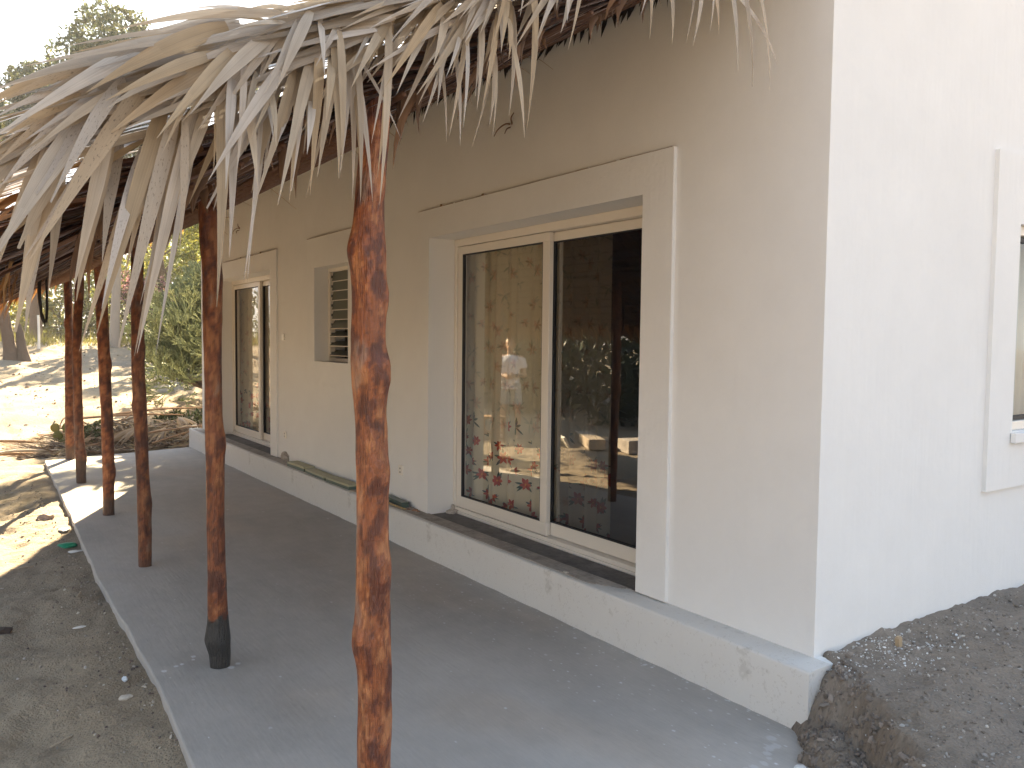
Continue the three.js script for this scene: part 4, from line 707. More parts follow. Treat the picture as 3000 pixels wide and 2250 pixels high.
// ------------------------------------------------------------------ vegetation
const leafLitMat = (r, g, b, tr = 0.45) => new THREE.MeshPhysicalMaterial({ color: C(r, g, b), vertexColors: true, roughness: 0.7, transmission: tr, thickness: 0, ior: 1.25, side: THREE.DoubleSide });
function foliage(clumps, count, size, tone, { droop = 0.3, long = 1.8 } = {}) {
  const P = [], K = [], I = [], tot = clumps.reduce((s, c) => s + c[3] * c[3], 0), a = V(), b = V(), n = V();
  for (const [cx, cy, cz, r, ry] of clumps) {
    const m = Math.round(count * r * r / tot);
    for (let i = 0; i < m; i++) {
      n.set(rr(-1, 1), rr(-1, 1), rr(-1, 1)); if (n.lengthSq() > 1) { i--; continue; }
      const ln = n.length(), sh = Math.pow(ln, -0.45); n.multiplyScalar(sh);
      const bump = 1 + 0.38 * n3(n.x * 2.2 + cx, n.y * 2.2 + cy, n.z * 2.2 + cz);
      const p = V(cx + n.x * r * bump, cy + n.y * (ry || r) * bump, cz + n.z * r * bump);
      if (n3(p.x * 2.1 / Math.max(0.6, r), p.y * 2.1 / Math.max(0.6, r), p.z * 2.1 / Math.max(0.6, r)) < -0.22) continue;
      a.set(rr(-1, 1), rr(-1, 0.6) - droop, rr(-1, 1)).normalize(); b.set(rr(-1, 1), rr(-1, 1), rr(-1, 1)).cross(a).normalize();
      const s = size * rr(0.6, 1.3), w = s * 0.5, k = rr(0.65, 1.3), hue = rr(-0.12, 0.12), i0 = P.length / 3;
      for (const [u, v] of [[0, 0], [0.5, 0.5], [1, 0], [0.5, -0.5]]) P.push(p.x + a.x * s * long * (u - 0.5) + b.x * w * v * 1.4, p.y + a.y * s * long * (u - 0.5) + b.y * w * v * 1.4 + (v ? 0.12 * s : 0), p.z + a.z * s * long * (u - 0.5) + b.z * w * v * 1.4);
      for (let q = 0; q < 4; q++) K.push(tone[0] * k * (1 + hue), tone[1] * k, tone[2] * k * (1 - hue));
      I.push(i0, i0 + 1, i0 + 2, i0, i0 + 2, i0 + 3);
    }
  }
  const g = new THREE.BufferGeometry(); g.setAttribute('position', new THREE.Float32BufferAttribute(P, 3)); g.setAttribute('color', new THREE.Float32BufferAttribute(K, 3)); g.setIndex(I); g.computeVertexNormals(); return g;
}
const trunkMat = mk({ color: C(0.2, 0.14, 0.1), bumpMap: rep(plasterH, 2, 6), bumpScale: 0.06, roughness: 0.95 });
const paleTrunkMat = mk({ color: C(0.33, 0.29, 0.25), bumpMap: rep(plasterH, 2, 4), bumpScale: 0.03, roughness: 0.9 });
const folMat = leafLitMat(1, 1, 1, 0.52);
function tree(label, [x, z], H, trunkR, clumps, count, size, tone, tm, group, lean = [0, 0]) {
  const y = groundY(x, z), t = thing('tree', label, 'tree', [x, y, z], 0, group), gs = [];
  const top = V(lean[0], H * 0.72, lean[1]);
  gs.push(limb([V(0, -0.3, 0), V(lean[0] * 0.15 + rr(-0.1, 0.1), H * 0.2, lean[1] * 0.15), V(lean[0] * 0.5 + rr(-0.15, 0.15), H * 0.45, lean[1] * 0.5), top], [trunkR * 1.35, trunkR, trunkR * 0.75, trunkR * 0.3], 10));
  for (const c of clumps) { const s = V(lean[0] * 0.45, H * rr(0.32, 0.5), lean[1] * 0.45), e = V(c[0], c[1], c[2]); const g = limb([s, s.clone().lerp(e, 0.5).add(V(rr(-0.2, 0.2), rr(-0.3, 0.1), rr(-0.2, 0.2))), e], [trunkR * 0.45, trunkR * 0.28, trunkR * 0.1], 6); gs.push(g); }
  part('trunk', merge(gs), tm, t); part('crown', foliage(clumps, count, size, tone), folMat, t); return t;
}
const G = { olive: [0.125, 0.14, 0.065], lime: [0.27, 0.28, 0.06], dark: [0.035, 0.055, 0.022], grey: [0.085, 0.11, 0.065], yellow: [0.24, 0.22, 0.05] };
function crownClumps(n, R, y0, y1, r0, r1) { const a = []; for (let i = 0; i < n; i++) { const th = rr(0, 6.28), q = R * Math.sqrt(rnd()); a.push([Math.cos(th) * q, lerp(y0, y1, (i + rnd()) / n), Math.sin(th) * q, rr(r0, r1)]); } return a; }
// tall trees against the sky
tree('tall tree with a pale trunk on the dune crest, its crown high against the sky', [1.15, -25.4], 10.6, 0.12, [[0.1, 9.1, 0.1, 1.2], [0.7, 8.4, 0.3, 1.3], [-0.6, 8.1, -0.1, 1.1], [0.9, 7.2, -0.2, 1.3], [-0.4, 7.1, 0.4, 1.05], [1.5, 6.6, 0.2, 0.9], [-1.0, 6.3, 0.1, 0.8], [0.2, 6.5, -0.4, 1.0], [1.9, 8.0, 0.5, 0.8]], 30000, 0.10, G.olive, paleTrunkMat, undefined, [0.4, 0]);
tree('smaller tree at upper left with a round crown against the white sky', [-0.55, -30], 10.2, 0.17, [[0.0, 8.6, 0, 0.8], [0.6, 7.8, 0.2, 0.85], [-0.5, 7.5, 0, 0.75], [0.2, 6.9, 0.2, 0.9], [-0.9, 6.6, 0, 0.6]], 14000, 0.10, G.olive, trunkMat);
tree('low rounded tree crown at far left of the sky', [-2.0, -33], 9.2, 0.17, [[0.0, 7.9, 0, 0.85], [0.6, 7.2, 0.2, 0.8], [-0.7, 7.0, 0, 0.9], [-0.2, 6.3, 0, 0.9]], 12000, 0.105, G.olive, trunkMat);
// grove between the sun and the dune
// thin-stemmed trees just behind the crest: their stems and loose clumps stripe the dune with shade
[[3.3, -29.5, 6.4, 'thin forked tree on the crest behind the twiggy bush'], [4.9, -28.2, 5.8, 'second thin tree on the crest, hidden by the twiggy bush'], [6.3, -30.6, 6.6, 'thin tree on the crest behind the far house corner'], [8.0, -28.6, 6.2, 'loose-crowned thin tree behind the house'], [9.6, -31.5, 7, 'outermost thin tree on the crest behind the house'], [3.9, -19.8, 7.2, 'loose-crowned tree close behind the far house corner'], [5.9, -22.5, 7.6, 'loose-crowned tree between the house and the crest'], [4.7, -25.0, 6.6, 'thin tree on the slope right of the pale-trunked tree'], [7.3, -26.0, 6.8, 'thin tree on the slope behind the middle of the house'], [9.3, -24.2, 6.4, 'rightmost thin tree on the slope behind the house']].forEach(([x, z, h, lab]) => {
  const cl = []; for (let k = 0; k < (z > -24 ? 6 : 9); k++) cl.push([rr(-1.4, 1.4), rr(z > -24 ? 3.4 : 1.2, h), rr(-0.8, 0.8), rr(0.3, 0.62)]);
  tree(lab, [x, z], h, 0.10, cl, 2300, 0.13, G.lime, trunkMat, 'thin trees along the crest');
});
tree('added dense-crowned tree, unseen behind the far house corner, shading the terrace', [2.4, -15.0], 4.5, 0.11, [[-0.1, 3.3, 0, 0.95], [0.7, 3.1, 0.1, 0.9], [0.2, 3.9, -0.1, 0.55], [-0.5, 2.6, 0.2, 0.7], [1.2, 2.6, 0, 0.8]], 4200, 0.13, G.olive, trunkMat);  // unseen extra tree, shaped to keep the far terrace in shade
tree('added very tall tree, unseen behind the house, shading the near roof edge', [7.0, -18.0], 15.0, 0.26, [[-0.1, 13.2, 0, 0.9], [-0.9, 12.7, 0.2, 0.85], [0.8, 13.4, -0.1, 0.85], [0.0, 12.3, 0.2, 0.7], [1.4, 14.0, 0.1, 0.7]], 5200, 0.17, G.olive, trunkMat);  // added out of sight to keep sun off the near thatch leaves
const grove = [[5.2, -38.5, 9], [8.5, -44, 7.5], [6.2, -48, 11], [18, -42, 10], [3.6, -44, 10]];
const groveLab = ['feathery yellow-green tree right of the pale trunk behind the veranda', 'low broad tree behind the twiggy bush', 'dense tree deep in the grove behind the house', 'large far tree behind the house roof', 'slim light green tree standing behind the pale trunk'];
grove.forEach(([x, z, h], i) => tree(groveLab[i], [x, z], h, 0.15, crownClumps(8, 1.6, h * 0.32, h * 0.92, 0.6, 1.0), 3000, 0.18, i % 3 === 1 ? G.olive : G.lime, trunkMat, 'grove trees behind the house'));
// dark stem at the far left
{
  const x = -1.62, z = -22.5, t = thing('tree', 'old dark tree stem with a split foot at far left on the dune', 'tree', [x, groundY(x, z), z]);
  part('trunk', merge([limb([V(-0.05, -0.2, 0), V(-0.1, 0.35, 0), V(-0.22, 1.2, 0), V(-0.5, 3.2, -0.2), V(-0.6, 5.2, -0.3)], [0.22, 0.15, 0.13, 0.11, 0.05], 9), limb([V(0.24, -0.2, 0.05), V(0.17, 0.3, 0.05), V(0.13, 0.75, 0.03), V(0.1, 0.95, 0)], [0.2, 0.12, 0.09, 0.05], 9)]), trunkMat, t);
  part('crown', foliage([[-0.7, 5.4, -0.3, 1.1], [-1.6, 5.0, 0, 0.9], [-2.3, 5.9, 0.2, 1.0]], 2600, 0.17, G.olive), folMat, t);
}
// shrubs along the crest
const shrubs = [[-4.6, -41, 2.0, G.lime, 'yellow-green shrub on the crest at the far left edge'], [-0.9, -43, 2.3, G.lime, 'bright backlit shrub between the dark stem and the far posts'], [1.4, -40, 1.9, G.yellow, 'yellowish shrub seen between the two farthest posts'], [3.6, -39, 2.7, G.lime, 'tall lime shrub behind the pink-flowering bush'], [5.4, -36, 2.9, G.lime, 'dense light green shrub above the twiggy bush'], [8.2, -38, 2.6, G.lime, 'light green shrub hidden behind the twiggy bush'], [-8.5, -42, 2.4, G.olive, 'olive shrub beyond the left edge of the dune']];
for (const [x, z, r, tone, lab] of shrubs) {
  const t = thing('shrub', lab, 'shrub', [x, groundY(x, z), z], 0, 'shrubs along the dune crest');
  part('foliage', foliage([[0, r * 0.8, 0, r * 0.8], [r * 0.6, r * 0.6, 0.2, r * 0.55], [-r * 0.6, r * 0.55, 0, r * 0.6], [0.1, r * 1.35, 0, r * 0.6], [r * 0.3, r * 0.3, 0.4, r * 0.4]], 3400, 0.17, tone), folMat, t);
  part('stems', merge([0, 1, 2, 3].map((k) => limb([V(0, -0.1, 0), V(rr(-0.3, 0.3), r * 0.5, rr(-0.2, 0.2)), V(rr(-0.8, 0.8) * r * 0.7, r * 1.1, rr(-0.4, 0.4))], [0.05, 0.035, 0.012], 6))), trunkMat, t);
}
// pink flowering bush
for (const [x, z, s, lab] of [[2.1, -26.4, 1.05, 'pink flowering bush left of the twiggy bush on the dune'], [3.0, -25.0, 0.85, 'smaller pink flowering bush nearest the twiggy bush']]) {
  const t = thing('flowering_bush', lab, 'bush', [x, groundY(x, z), z]);
  const cl = [[0, 1.0 * s, 0, 0.75 * s], [0.5 * s, 1.5 * s, 0, 0.5 * s], [-0.35 * s, 1.7 * s, 0, 0.45 * s], [0.2 * s, 0.6 * s, 0.2, 0.55 * s]];
  part('foliage', foliage(cl, 2300, 0.10, [0.10, 0.085, 0.035]), folMat, t);
  part('blossom', foliage([[0, 1.35 * s, 0.15, 0.62 * s], [0.45 * s, 1.7 * s, 0, 0.42 * s], [-0.35 * s, 1.9 * s, 0.1, 0.35 * s]], 900, 0.085, [0.46, 0.25, 0.27]), folMat, t);
  part('stems', merge([0, 1, 2, 3, 4].map(() => limb([V(0, -0.1, 0), V(rr(-0.2, 0.2), 0.6 * s, rr(-0.2, 0.2)), V(rr(-0.6, 0.6) * s, 1.5 * s, rr(-0.3, 0.3))], [0.035, 0.022, 0.008], 5))), trunkMat, t);
}
// twiggy grey-green bush behind the far corner of the house: forking pencil-thin stems
{
  const bx = 2.35, bz = -15.6, t = thing('pencil_bush', 'large grey-green bush of fine forking stems behind the far house corner', 'bush', [bx, groundY(bx, bz), bz]);
  const P = [], K = [], I = [];
  const seg = (a, b, r0, r1, col) => {
    const d = b.clone().sub(a).normalize(), u = V(d.y, d.z, d.x).cross(d).normalize(), v = d.clone().cross(u), i0 = P.length / 3;
    for (let k = 0; k < 3; k++) { const c = Math.cos(k * 2.094), s = Math.sin(k * 2.094); for (const [p, r] of [[a, r0], [b, r1]]) { P.push(p.x + (u.x * c + v.x * s) * r, p.y + (u.y * c + v.y * s) * r, p.z + (u.z * c + v.z * s) * r); K.push(...col); } }
    for (let k = 0; k < 3; k++) { const n = (k + 1) % 3; I.push(i0 + 2 * k, i0 + 2 * n, i0 + 2 * k + 1, i0 + 2 * k + 1, i0 + 2 * n, i0 + 2 * n + 1); }
  };
  const grow = (p, d, len, lv) => {
    const e = p.clone().addScaledVector(d, len), k = rr(0.75, 1.25);
    seg(p, e, lv < 2 ? 0.02 : 0.0095, lv < 2 ? 0.015 : 0.0085, [0.28 * k, 0.31 * k, 0.15 * k]);
    if (lv >= 6) return;
    const n = lv < 1 ? 4 : lv < 5 ? (rnd() < 0.55 ? 3 : 2) : 2;
    for (let i = 0; i < n; i++) grow(e, d.clone().multiplyScalar(1.1).add(V(rr(-1, 1), rr(-0.5, 0.9), rr(-1, 1)).multiplyScalar(0.62)).normalize(), len * rr(0.72, 0.95), lv + 1);
  };
  const cl = [[0, 1.0, 0, 1.2], [-1.1, 1.0, 0.2, 1.0], [-0.7, 1.6, 0, 0.95], [0.7, 1.1, 0, 1.0], [-0.5, 2.1, 0, 0.8], [-0.2, 1.9, 0, 0.9], [-1.35, 0.55, 0.4, 0.7], [-0.2, 0.6, 0.9, 0.8], [0.8, 0.7, 0.9, 0.8], [1.6, 0.9, 0, 0.9], [-0.7, 2.3, 0.2, 0.6], [-1.7, 1.3, 0.3, 0.7], [-0.6, 1.0, 0.7, 0.9], [-1.6, 0.5, 0.5, 0.7], [-1.2, 1.8, 0.2, 0.6], [-2.0, 0.8, 0.2, 0.5], [-0.4, 2.5, 0, 0.6]];
  for (const [x, y, z, r] of cl) for (let i = 0; i < Math.round(60 * r * r); i++) {
    const n = V(rr(-1, 1), rr(-0.4, 1), rr(-1, 1)).normalize(), p = V(x, y, z).addScaledVector(n, r * rr(0.1, 0.6));
    grow(p, n.clone().add(V(0, 0.35, 0)).normalize(), 0.17 * r * rr(0.7, 1.2) + 0.04, rnd() < 0.5 ? 1 : 2);
  }
  const g = new THREE.BufferGeometry(); g.setAttribute('position', new THREE.Float32BufferAttribute(P, 3)); g.setAttribute('color', new THREE.Float32BufferAttribute(K, 3)); g.setIndex(I); g.computeVertexNormals();
  part('stems', g, mk({ vertexColors: true, roughness: 0.7 }), t);
  part('trunks', merge(cl.map((c) => limb([V(rr(-0.4, 0.4), -0.3, rr(-0.2, 0.2)), V(c[0] * 0.5, c[1] * 0.4, c[2] * 0.5), V(c[0], c[1], c[2])], [0.07, 0.05, 0.02], 6))), trunkMat, t);
}
// grass tufts on the crest
{
  const P = [], K = [], I = [];
  for (let i = 0; i < 9000; i++) {
    const x = rr(-7, 7), z = -25.2 - 5.5 * rnd() - 0.6 * n3(x * 0.5, 1, 2), y = groundY(x, z), h = rr(0.12, 0.5) * (0.4 + 0.9 * sstep(-0.2, 0.4, n3(x * 0.9, 5, z * 0.9))), a = rr(0, 6.28), k = rr(0.6, 1.3), i0 = P.length / 3, w = 0.012;
    P.push(x - w * Math.cos(a), y, z - w * Math.sin(a), x + w * Math.cos(a), y, z + w * Math.sin(a), x + rr(-0.15, 0.15), y + h, z + rr(-0.15, 0.15));
    for (let q = 0; q < 3; q++) K.push(0.26 * k, 0.245 * k, 0.065 * k); I.push(i0, i0 + 1, i0 + 2);
  }
  const g = new THREE.BufferGeometry(); g.setAttribute('position', new THREE.Float32BufferAttribute(P, 3)); g.setAttribute('color', new THREE.Float32BufferAttribute(K, 3)); g.setIndex(I); g.computeVertexNormals();
  const o = solo('grass', g, folMat, 'yellow-green grass along the crest of the dune', 'grass'); o.userData.kind = 'stuff';
}
// fence wire posts on the crest
for (const [x, z, h, lab] of [[-0.9, -24.6, 0.95, 'thin white stake on the crest right of the dark stem']]) solo('stake', limb([V(0, -0.1, 0), V(0.01, h * 0.5, 0), V(0, h, 0)], [0.035, 0.033, 0.03], 8), mk({ color: C(0.7, 0.7, 0.68), roughness: 0.7 }), lab, 'stake', [x, groundY(x, z), z]);

// ------------------------------------------------------------------ brush heap behind the terrace
{
  const heapH = (x, z) => Math.max(0, 0.46 * Math.exp(-Math.pow((z + 11.35) / 0.62, 2)) * sstep(-2.3, -1.3, x) * sstep(1.0, 0.1, x) * (0.75 + 0.5 * n3(x * 1.6, 2, z * 1.6)));
  const t = thing('brush_heap', 'heap of dry palm fronds and leaves behind the far end of the terrace', 'brush heap', [-0.8, groundY(-0.8, -11.35), -11.35]);
  const L = new Leaves(), cols = [[0.36, 0.26, 0.17], [0.48, 0.38, 0.27], [0.22, 0.15, 0.09], [0.16, 0.11, 0.07], [0.30, 0.24, 0.13]];
  for (let i = 0; i < 3600; i++) {
    const x = rr(-2.2, 0.9), z = -11.35 + rr(-0.85, 0.85), y = heapH(x, z) * Math.pow(rnd(), 0.5) + 0.01, a = rr(0, 6.28), l = rr(0.12, 0.42), b = V(x + 0.8, y, z + 11.35), e = b.clone().add(V(Math.cos(a) * l, rr(-0.08, 0.10), Math.sin(a) * l * 0.6));
    L.add(b, b.clone().lerp(e, 0.5).add(V(0, rr(0, 0.06), 0)), e, rr(0.015, 0.04), V(rr(-0.5, 0.5), 1, rr(0, 1)), tint(pick(cols), rr(0.6, 1.2)), { seg: 3, twist: rr(-1.5, 1.5) });
  }
  part('dry_leaves', L.geo(), oldLeafMat, t).userData.kind = 'stuff';
  // folded fans that stand out on the heap
  for (const [x, y, z, a, n, l] of [[-0.35, 0.30, -10.85, 2.5, 11, 0.55], [-0.75, 0.33, -10.8, 3.7, 10, 0.5], [0.15, 0.28, -10.8, 2.2, 9, 0.45], [-1.3, 0.22, -10.9, 3.3, 8, 0.45], [-0.1, 0.42, -11.2, 1.2, 9, 0.42]]) {
    const F = new Leaves(), b = V(x + 0.8, y, z + 11.35);
    for (let i = 0; i < n; i++) { const q = a + (i - n / 2) * 0.14, e = b.clone().add(V(Math.cos(q) * l, -0.24 + rr(-0.06, 0.08), Math.abs(Math.sin(q)) * l * 0.5)); F.add(b, b.clone().lerp(e, 0.5).add(V(0, 0.07, 0.04)), e, rr(0.03, 0.05), V(0, 0.4, 1), tint(pick(PALE), rr(0.7, 1)), { seg: 5 }); }
    part('palm_leaf', F.geo(), leafMat, t);
  }
  const br = mk({ color: C(0.32, 0.21, 0.13), roughness: 0.9 });
  for (const [x0, y0, z0, x1, y1, z1, r] of [[-1.1, 0.46, -11.6, 0.5, 0.52, -11.7, 0.02], [-1.6, 0.46, -11.3, 0.3, 0.42, -11.5, 0.018], [-1.5, 0.1, -10.75, 0.2, 0.34, -10.7, 0.016], [-0.6, 0.12, -10.6, 0.5, 0.3, -10.8, 0.014], [-0.9, 0.4, -11.2, -0.3, 0.75, -11.5, 0.012]])
    part('branch', limb([V(x0 + 0.8, y0, z0 + 11.35), V((x0 + x1) / 2 + 0.8, (y0 + y1) / 2 + 0.04, (z0 + z1) / 2 + 11.35), V(x1 + 0.8, y1, z1 + 11.35)], [r, r * 0.9, r * 0.6], 7), br, t);
  part('bent_strip', limb([V(0.75, 0.22, 0.62), V(0.79, 0.32, 0.62), V(0.86, 0.33, 0.6), V(0.88, 0.25, 0.6), V(0.83, 0.2, 0.62)], [0.014, 0.016, 0.016, 0.015, 0.012], 6), mk({ color: C(0.6, 0.58, 0.5), roughness: 0.8 }), t);
  // weeds in the heap
  for (const [x, z, h, lab] of [[0.32, -11.5, 0.42, 'green leafy weed at the right end of the brush heap by the house'], [-0.15, -11.7, 0.36, 'green weed standing up behind the middle of the brush heap'], [-1.35, -11.0, 0.32, 'green weed in the shaded left part of the brush heap']]) {
    const w = thing('weed', lab, 'weed', [x, groundY(x, z) + 0.1, z]);
    part('leaves', foliage([[0, h * 0.6, 0, h * 0.4], [h * 0.4, h * 0.8, 0, h * 0.3], [-h * 0.35, h * 0.7, 0.1, h * 0.3]], 420, 0.045, [0.11, 0.13, 0.05]), folMat, w);
    part('stem', merge([0, 1, 2].map(() => limb([V(0, -0.1, 0), V(rr(-0.05, 0.05), h * 0.4, 0), V(rr(-0.2, 0.2), h, rr(-0.1, 0.1))], [0.008, 0.006, 0.003], 5))), trunkMat, w);
  }
  // prickly pear
  const cx = -1.66, cz = -11.1, ct = thing('prickly_pear', 'small prickly pear cactus with round pads at the left of the brush heap', 'cactus', [cx, groundY(cx, cz), cz]);
  const padG = (() => { const g = new THREE.SphereGeometry(1, 18, 12), p = g.attributes.position; for (let i = 0; i < p.count; i++) { const y = p.getY(i); p.setXYZ(i, p.getX(i) * (0.85 + 0.15 * y), y, p.getZ(i) * 0.2); } g.translate(0, 0.95, 0); g.computeVertexNormals(); return g; })();
  const padM = mk({ color: C(0.15, 0.17, 0.05), roughness: 0.6 }), padY = mk({ color: C(0.26, 0.25, 0.08), roughness: 0.6 });
  for (const [x, y, a, tl, s, yel] of [[0, 0.0, 0.3, 0.05, 0.13, 0], [-0.08, 0.2, 0.1, 0.5, 0.12, 0], [0.1, 0.2, 0.5, -0.5, 0.11, 0], [-0.16, 0.38, 0.2, 0.3, 0.115, 1], [0.0, 0.4, 0.6, -0.1, 0.10, 0], [0.2, 0.34, 0.2, -0.7, 0.10, 0], [0.32, 0.1, 0.7, -0.3, 0.13, 0], [0.42, 0.3, 0.2, -0.4, 0.11, 0], [0.55, 0.05, 0.4, -0.2, 0.12, 0]]) { const p = part('pad', padG, yel ? padY : padM, ct); p.position.set(x * 0.62, y * 0.62 + 0.06, 0.05 * a); p.rotation.set(0.1, a, tl); p.scale.setScalar(s * 0.62); }
  // branches lying left of the terrace
  const lie = (lab, x0, z0, x1, z1, r, lift = 0.05, m = br) => { const y0 = groundY(x0, z0), y1 = groundY(x1, z1), xm = (x0 + x1) / 2, zm = (z0 + z1) / 2; solo('fallen_branch', limb([V(x0 - xm, y0 + r, z0 - zm), V((x0 - x1) * 0.2, (y0 + y1) / 2 + r + lift, 0.05), V((x1 - x0) * 0.2, (y0 + y1) / 2 + r + lift * 0.7, -0.04), V(x1 - xm, y1 + r, z1 - zm)], [r * 0.7, r, r * 0.95, r * 0.5], 7), m, lab, 'branch', [xm, 0, zm]); };
  const pale = mk({ color: C(0.5, 0.43, 0.34), roughness: 0.9 });
  lie('long reddish pole lying level with the heap at the left edge', -3.3, -11.7, -1.5, -11.5, 0.022, 0.14);
  lie('second reddish pole below the long one at the left edge', -3.2, -10.7, -1.55, -10.6, 0.02, 0.08);
  lie('pale bent branch crossing the sand towards the left edge', -2.9, -10.2, -1.3, -11.1, 0.018, 0.1, pale);
  lie('thin pale stick leaning across the sand above the poles', -1.95, -12.2, -1.75, -11.2, 0.012, 0.06, pale);
  lie('dark forked branch rising from the left of the heap', -1.75, -11.6, -1.05, -12.6, 0.012, 0.42);
  lie('thin curved twig in front of the dark forked branch', -2.1, -11.0, -1.4, -11.9, 0.009, 0.22);
}

// ------------------------------------------------------------------ looped rope under the roof
{
  const m = mk({ color: C(0.03, 0.026, 0.024), roughness: 0.85 });
  solo('hanging_rope', merge([limb([V(-2.46, under(-2.46) + 0.03, -4.5), V(-2.468, 1.93, -4.5), V(-2.462, 1.79, -4.49), V(-2.448, 1.70, -4.5), V(-2.432, 1.69, -4.51), V(-2.424, 1.76, -4.5), V(-2.422, 1.9, -4.5), V(-2.424, under(-2.424) + 0.03, -4.5)], [0.011, 0.012, 0.01, 0.008, 0.008, 0.009, 0.008, 0.008], 7), limb([V(-2.452, 1.75, -4.49), V(-2.444, 1.71, -4.485), V(-2.438, 1.665, -4.49)], [0.006, 0.007, 0.003], 6)]), m, 'dark looped rope hanging from the veranda roof at the far left', 'rope');
}

// ------------------------------------------------------------------ what the glass mirrors: hedge, trees, person, stool, timber
const hedge = [[-10.6, -22.5, 2.4, 'dark bushy tree farthest along the sand opposite the veranda'], [-9.4, -17.6, 2.3, 'dense dark tree opposite the far half of the veranda'], [-8.8, -13.6, 2.3, 'dark tree standing behind the person in the white shirt'], [-8.5, -10.0, 2.2, 'dark glossy tree behind the sawn timbers'], [-8.7, -6.4, 2.2, 'dark tree facing the right door pane']];
hedge.forEach(([x, z, r, lab], i) => tree(lab, [x, z], 3.4 + (i % 3) * 0.4, 0.14, [[0, 0.8, 0, r * 0.5], [0.9, 1.2, 0.9, r * 0.46], [0.6, 1.2, -1.1, r * 0.46], [0.2, 2.1, 0.2, r * 0.52], [-0.7, 2.3, 0.7, r * 0.48], [0.4, 2.5, -0.7, r * 0.46], [0.9, 0.5, -0.2, r * 0.38]], 4800, 0.15, G.dark, trunkMat, 'trees facing the veranda'));
{
  const lm = mk({ color: C(0.42, 0.34, 0.25), roughness: 0.85 }), wm = mk({ color: C(0.7, 0.66, 0.58), roughness: 0.8 });
  const at = (x, z) => groundY(x, z) - 0.005;
  solo('sawn_timber', box(-0.13, 0.13, 0, 0.16, -0.6, 0.6, 0.012), lm, 'short thick sawn timber lying on the sand before the dark trees', 'timber', [-4.9, at(-4.9, -7.9), -7.9]).rotation.y = 0.5;
  solo('white_board', box(-0.02, 0.02, 0, 0.2, -0.35, 0.35, 0.006).rotateZ(-0.5), wm, 'white board leaning on the thick sawn timber', 'board', [-4.62, at(-4.62, -8.2), -8.2]).rotation.y = 0.4;
  solo('concrete_block', box(-0.2, 0.2, 0, 0.2, -0.2, 0.2, 0.015), rawConcrete, 'grey concrete block on the sand right of the sawn timber', 'block', [-5.0, at(-5.0, -6.95), -6.95]).rotation.y = 0.3;
  // stool
  const st = thing('wooden_stool', 'simple wooden stool standing beside the person in the white shirt', 'stool', [-3.8, at(-3.8, -9.0), -9.0], 0.3), wd = mk({ color: C(0.34, 0.21, 0.11), roughness: 0.6 });
  part('seat', box(-0.2, 0.2, 0.42, 0.455, -0.2, 0.2, 0.01), wd, st);
  for (const [sx, sz] of [[1, 1], [1, -1], [-1, 1], [-1, -1]]) part('leg', limb([V(sx * 0.18, 0, sz * 0.18), V(sx * 0.165, 0.21, sz * 0.165), V(sx * 0.15, 0.42, sz * 0.15)], [0.017, 0.019, 0.021], 8), wd, st);
  for (const s of [1, -1]) { part('stretcher', box(-0.165, 0.165, 0.17, 0.195, s * 0.165 - 0.01, s * 0.165 + 0.01, 0.004), wd, st); }
}
// body from smoothly joined tapered capsules
function body(bones, c, half, res, k, cut) {
  const mc = new MarchingCubes(res, undefined, false, false, 120000), f = mc.field, h = res / 2;
  const B = bones.map(([a, b, ra, rb, sx = 1]) => { const d = b.clone().sub(a); return { a, d, l2: Math.max(1e-9, d.lengthSq()), ra, rb, sx }; });
  for (let z = 0; z < res; z++) for (let y = 0; y < res; y++) for (let x = 0; x < res; x++) {
    const px = c.x + (x - h) / h * half.x, py = c.y + (y - h) / h * half.y, pz = c.z + (z - h) / h * half.z;
    let v = 9;
    for (const q of B) {
      const ax = px - q.a.x, ay = py - q.a.y, az = (pz - q.a.z) * q.sx, t = clamp((ax * q.d.x + ay * q.d.y + (pz - q.a.z) * q.d.z) / q.l2);
      const dx = ax - q.d.x * t, dy = ay - q.d.y * t, dz = az - q.d.z * t * q.sx, e = Math.sqrt(dx * dx + dy * dy + dz * dz) - lerp(q.ra, q.rb, t);
      const m = Math.max(k - Math.abs(v - e), 0) / k; v = Math.min(v, e) - m * m * k * 0.25;
    }
    if (cut) v = Math.max(v, cut(px, py, pz));
    f[x + y * res + z * res * res] = -v;
  }
  mc.isolation = 0; mc.update();
  const n = mc.count, P = new Float32Array(n * 3), N = new Float32Array(n * 3);
  for (let i = 0; i < n; i++) { P[3 * i] = c.x + mc.positionArray[3 * i] * half.x; P[3 * i + 1] = c.y + mc.positionArray[3 * i + 1] * half.y; P[3 * i + 2] = c.z + mc.positionArray[3 * i + 2] * half.z; const q = V(mc.normalArray[3 * i] / half.x, mc.normalArray[3 * i + 1] / half.y, mc.normalArray[3 * i + 2] / half.z).normalize(); N[3 * i] = q.x; N[3 * i + 1] = q.y; N[3 * i + 2] = q.z; }
  const g = new THREE.BufferGeometry(); g.setAttribute('position', new THREE.BufferAttribute(P, 3)); g.setAttribute('normal', new THREE.BufferAttribute(N, 3)); return g;
}
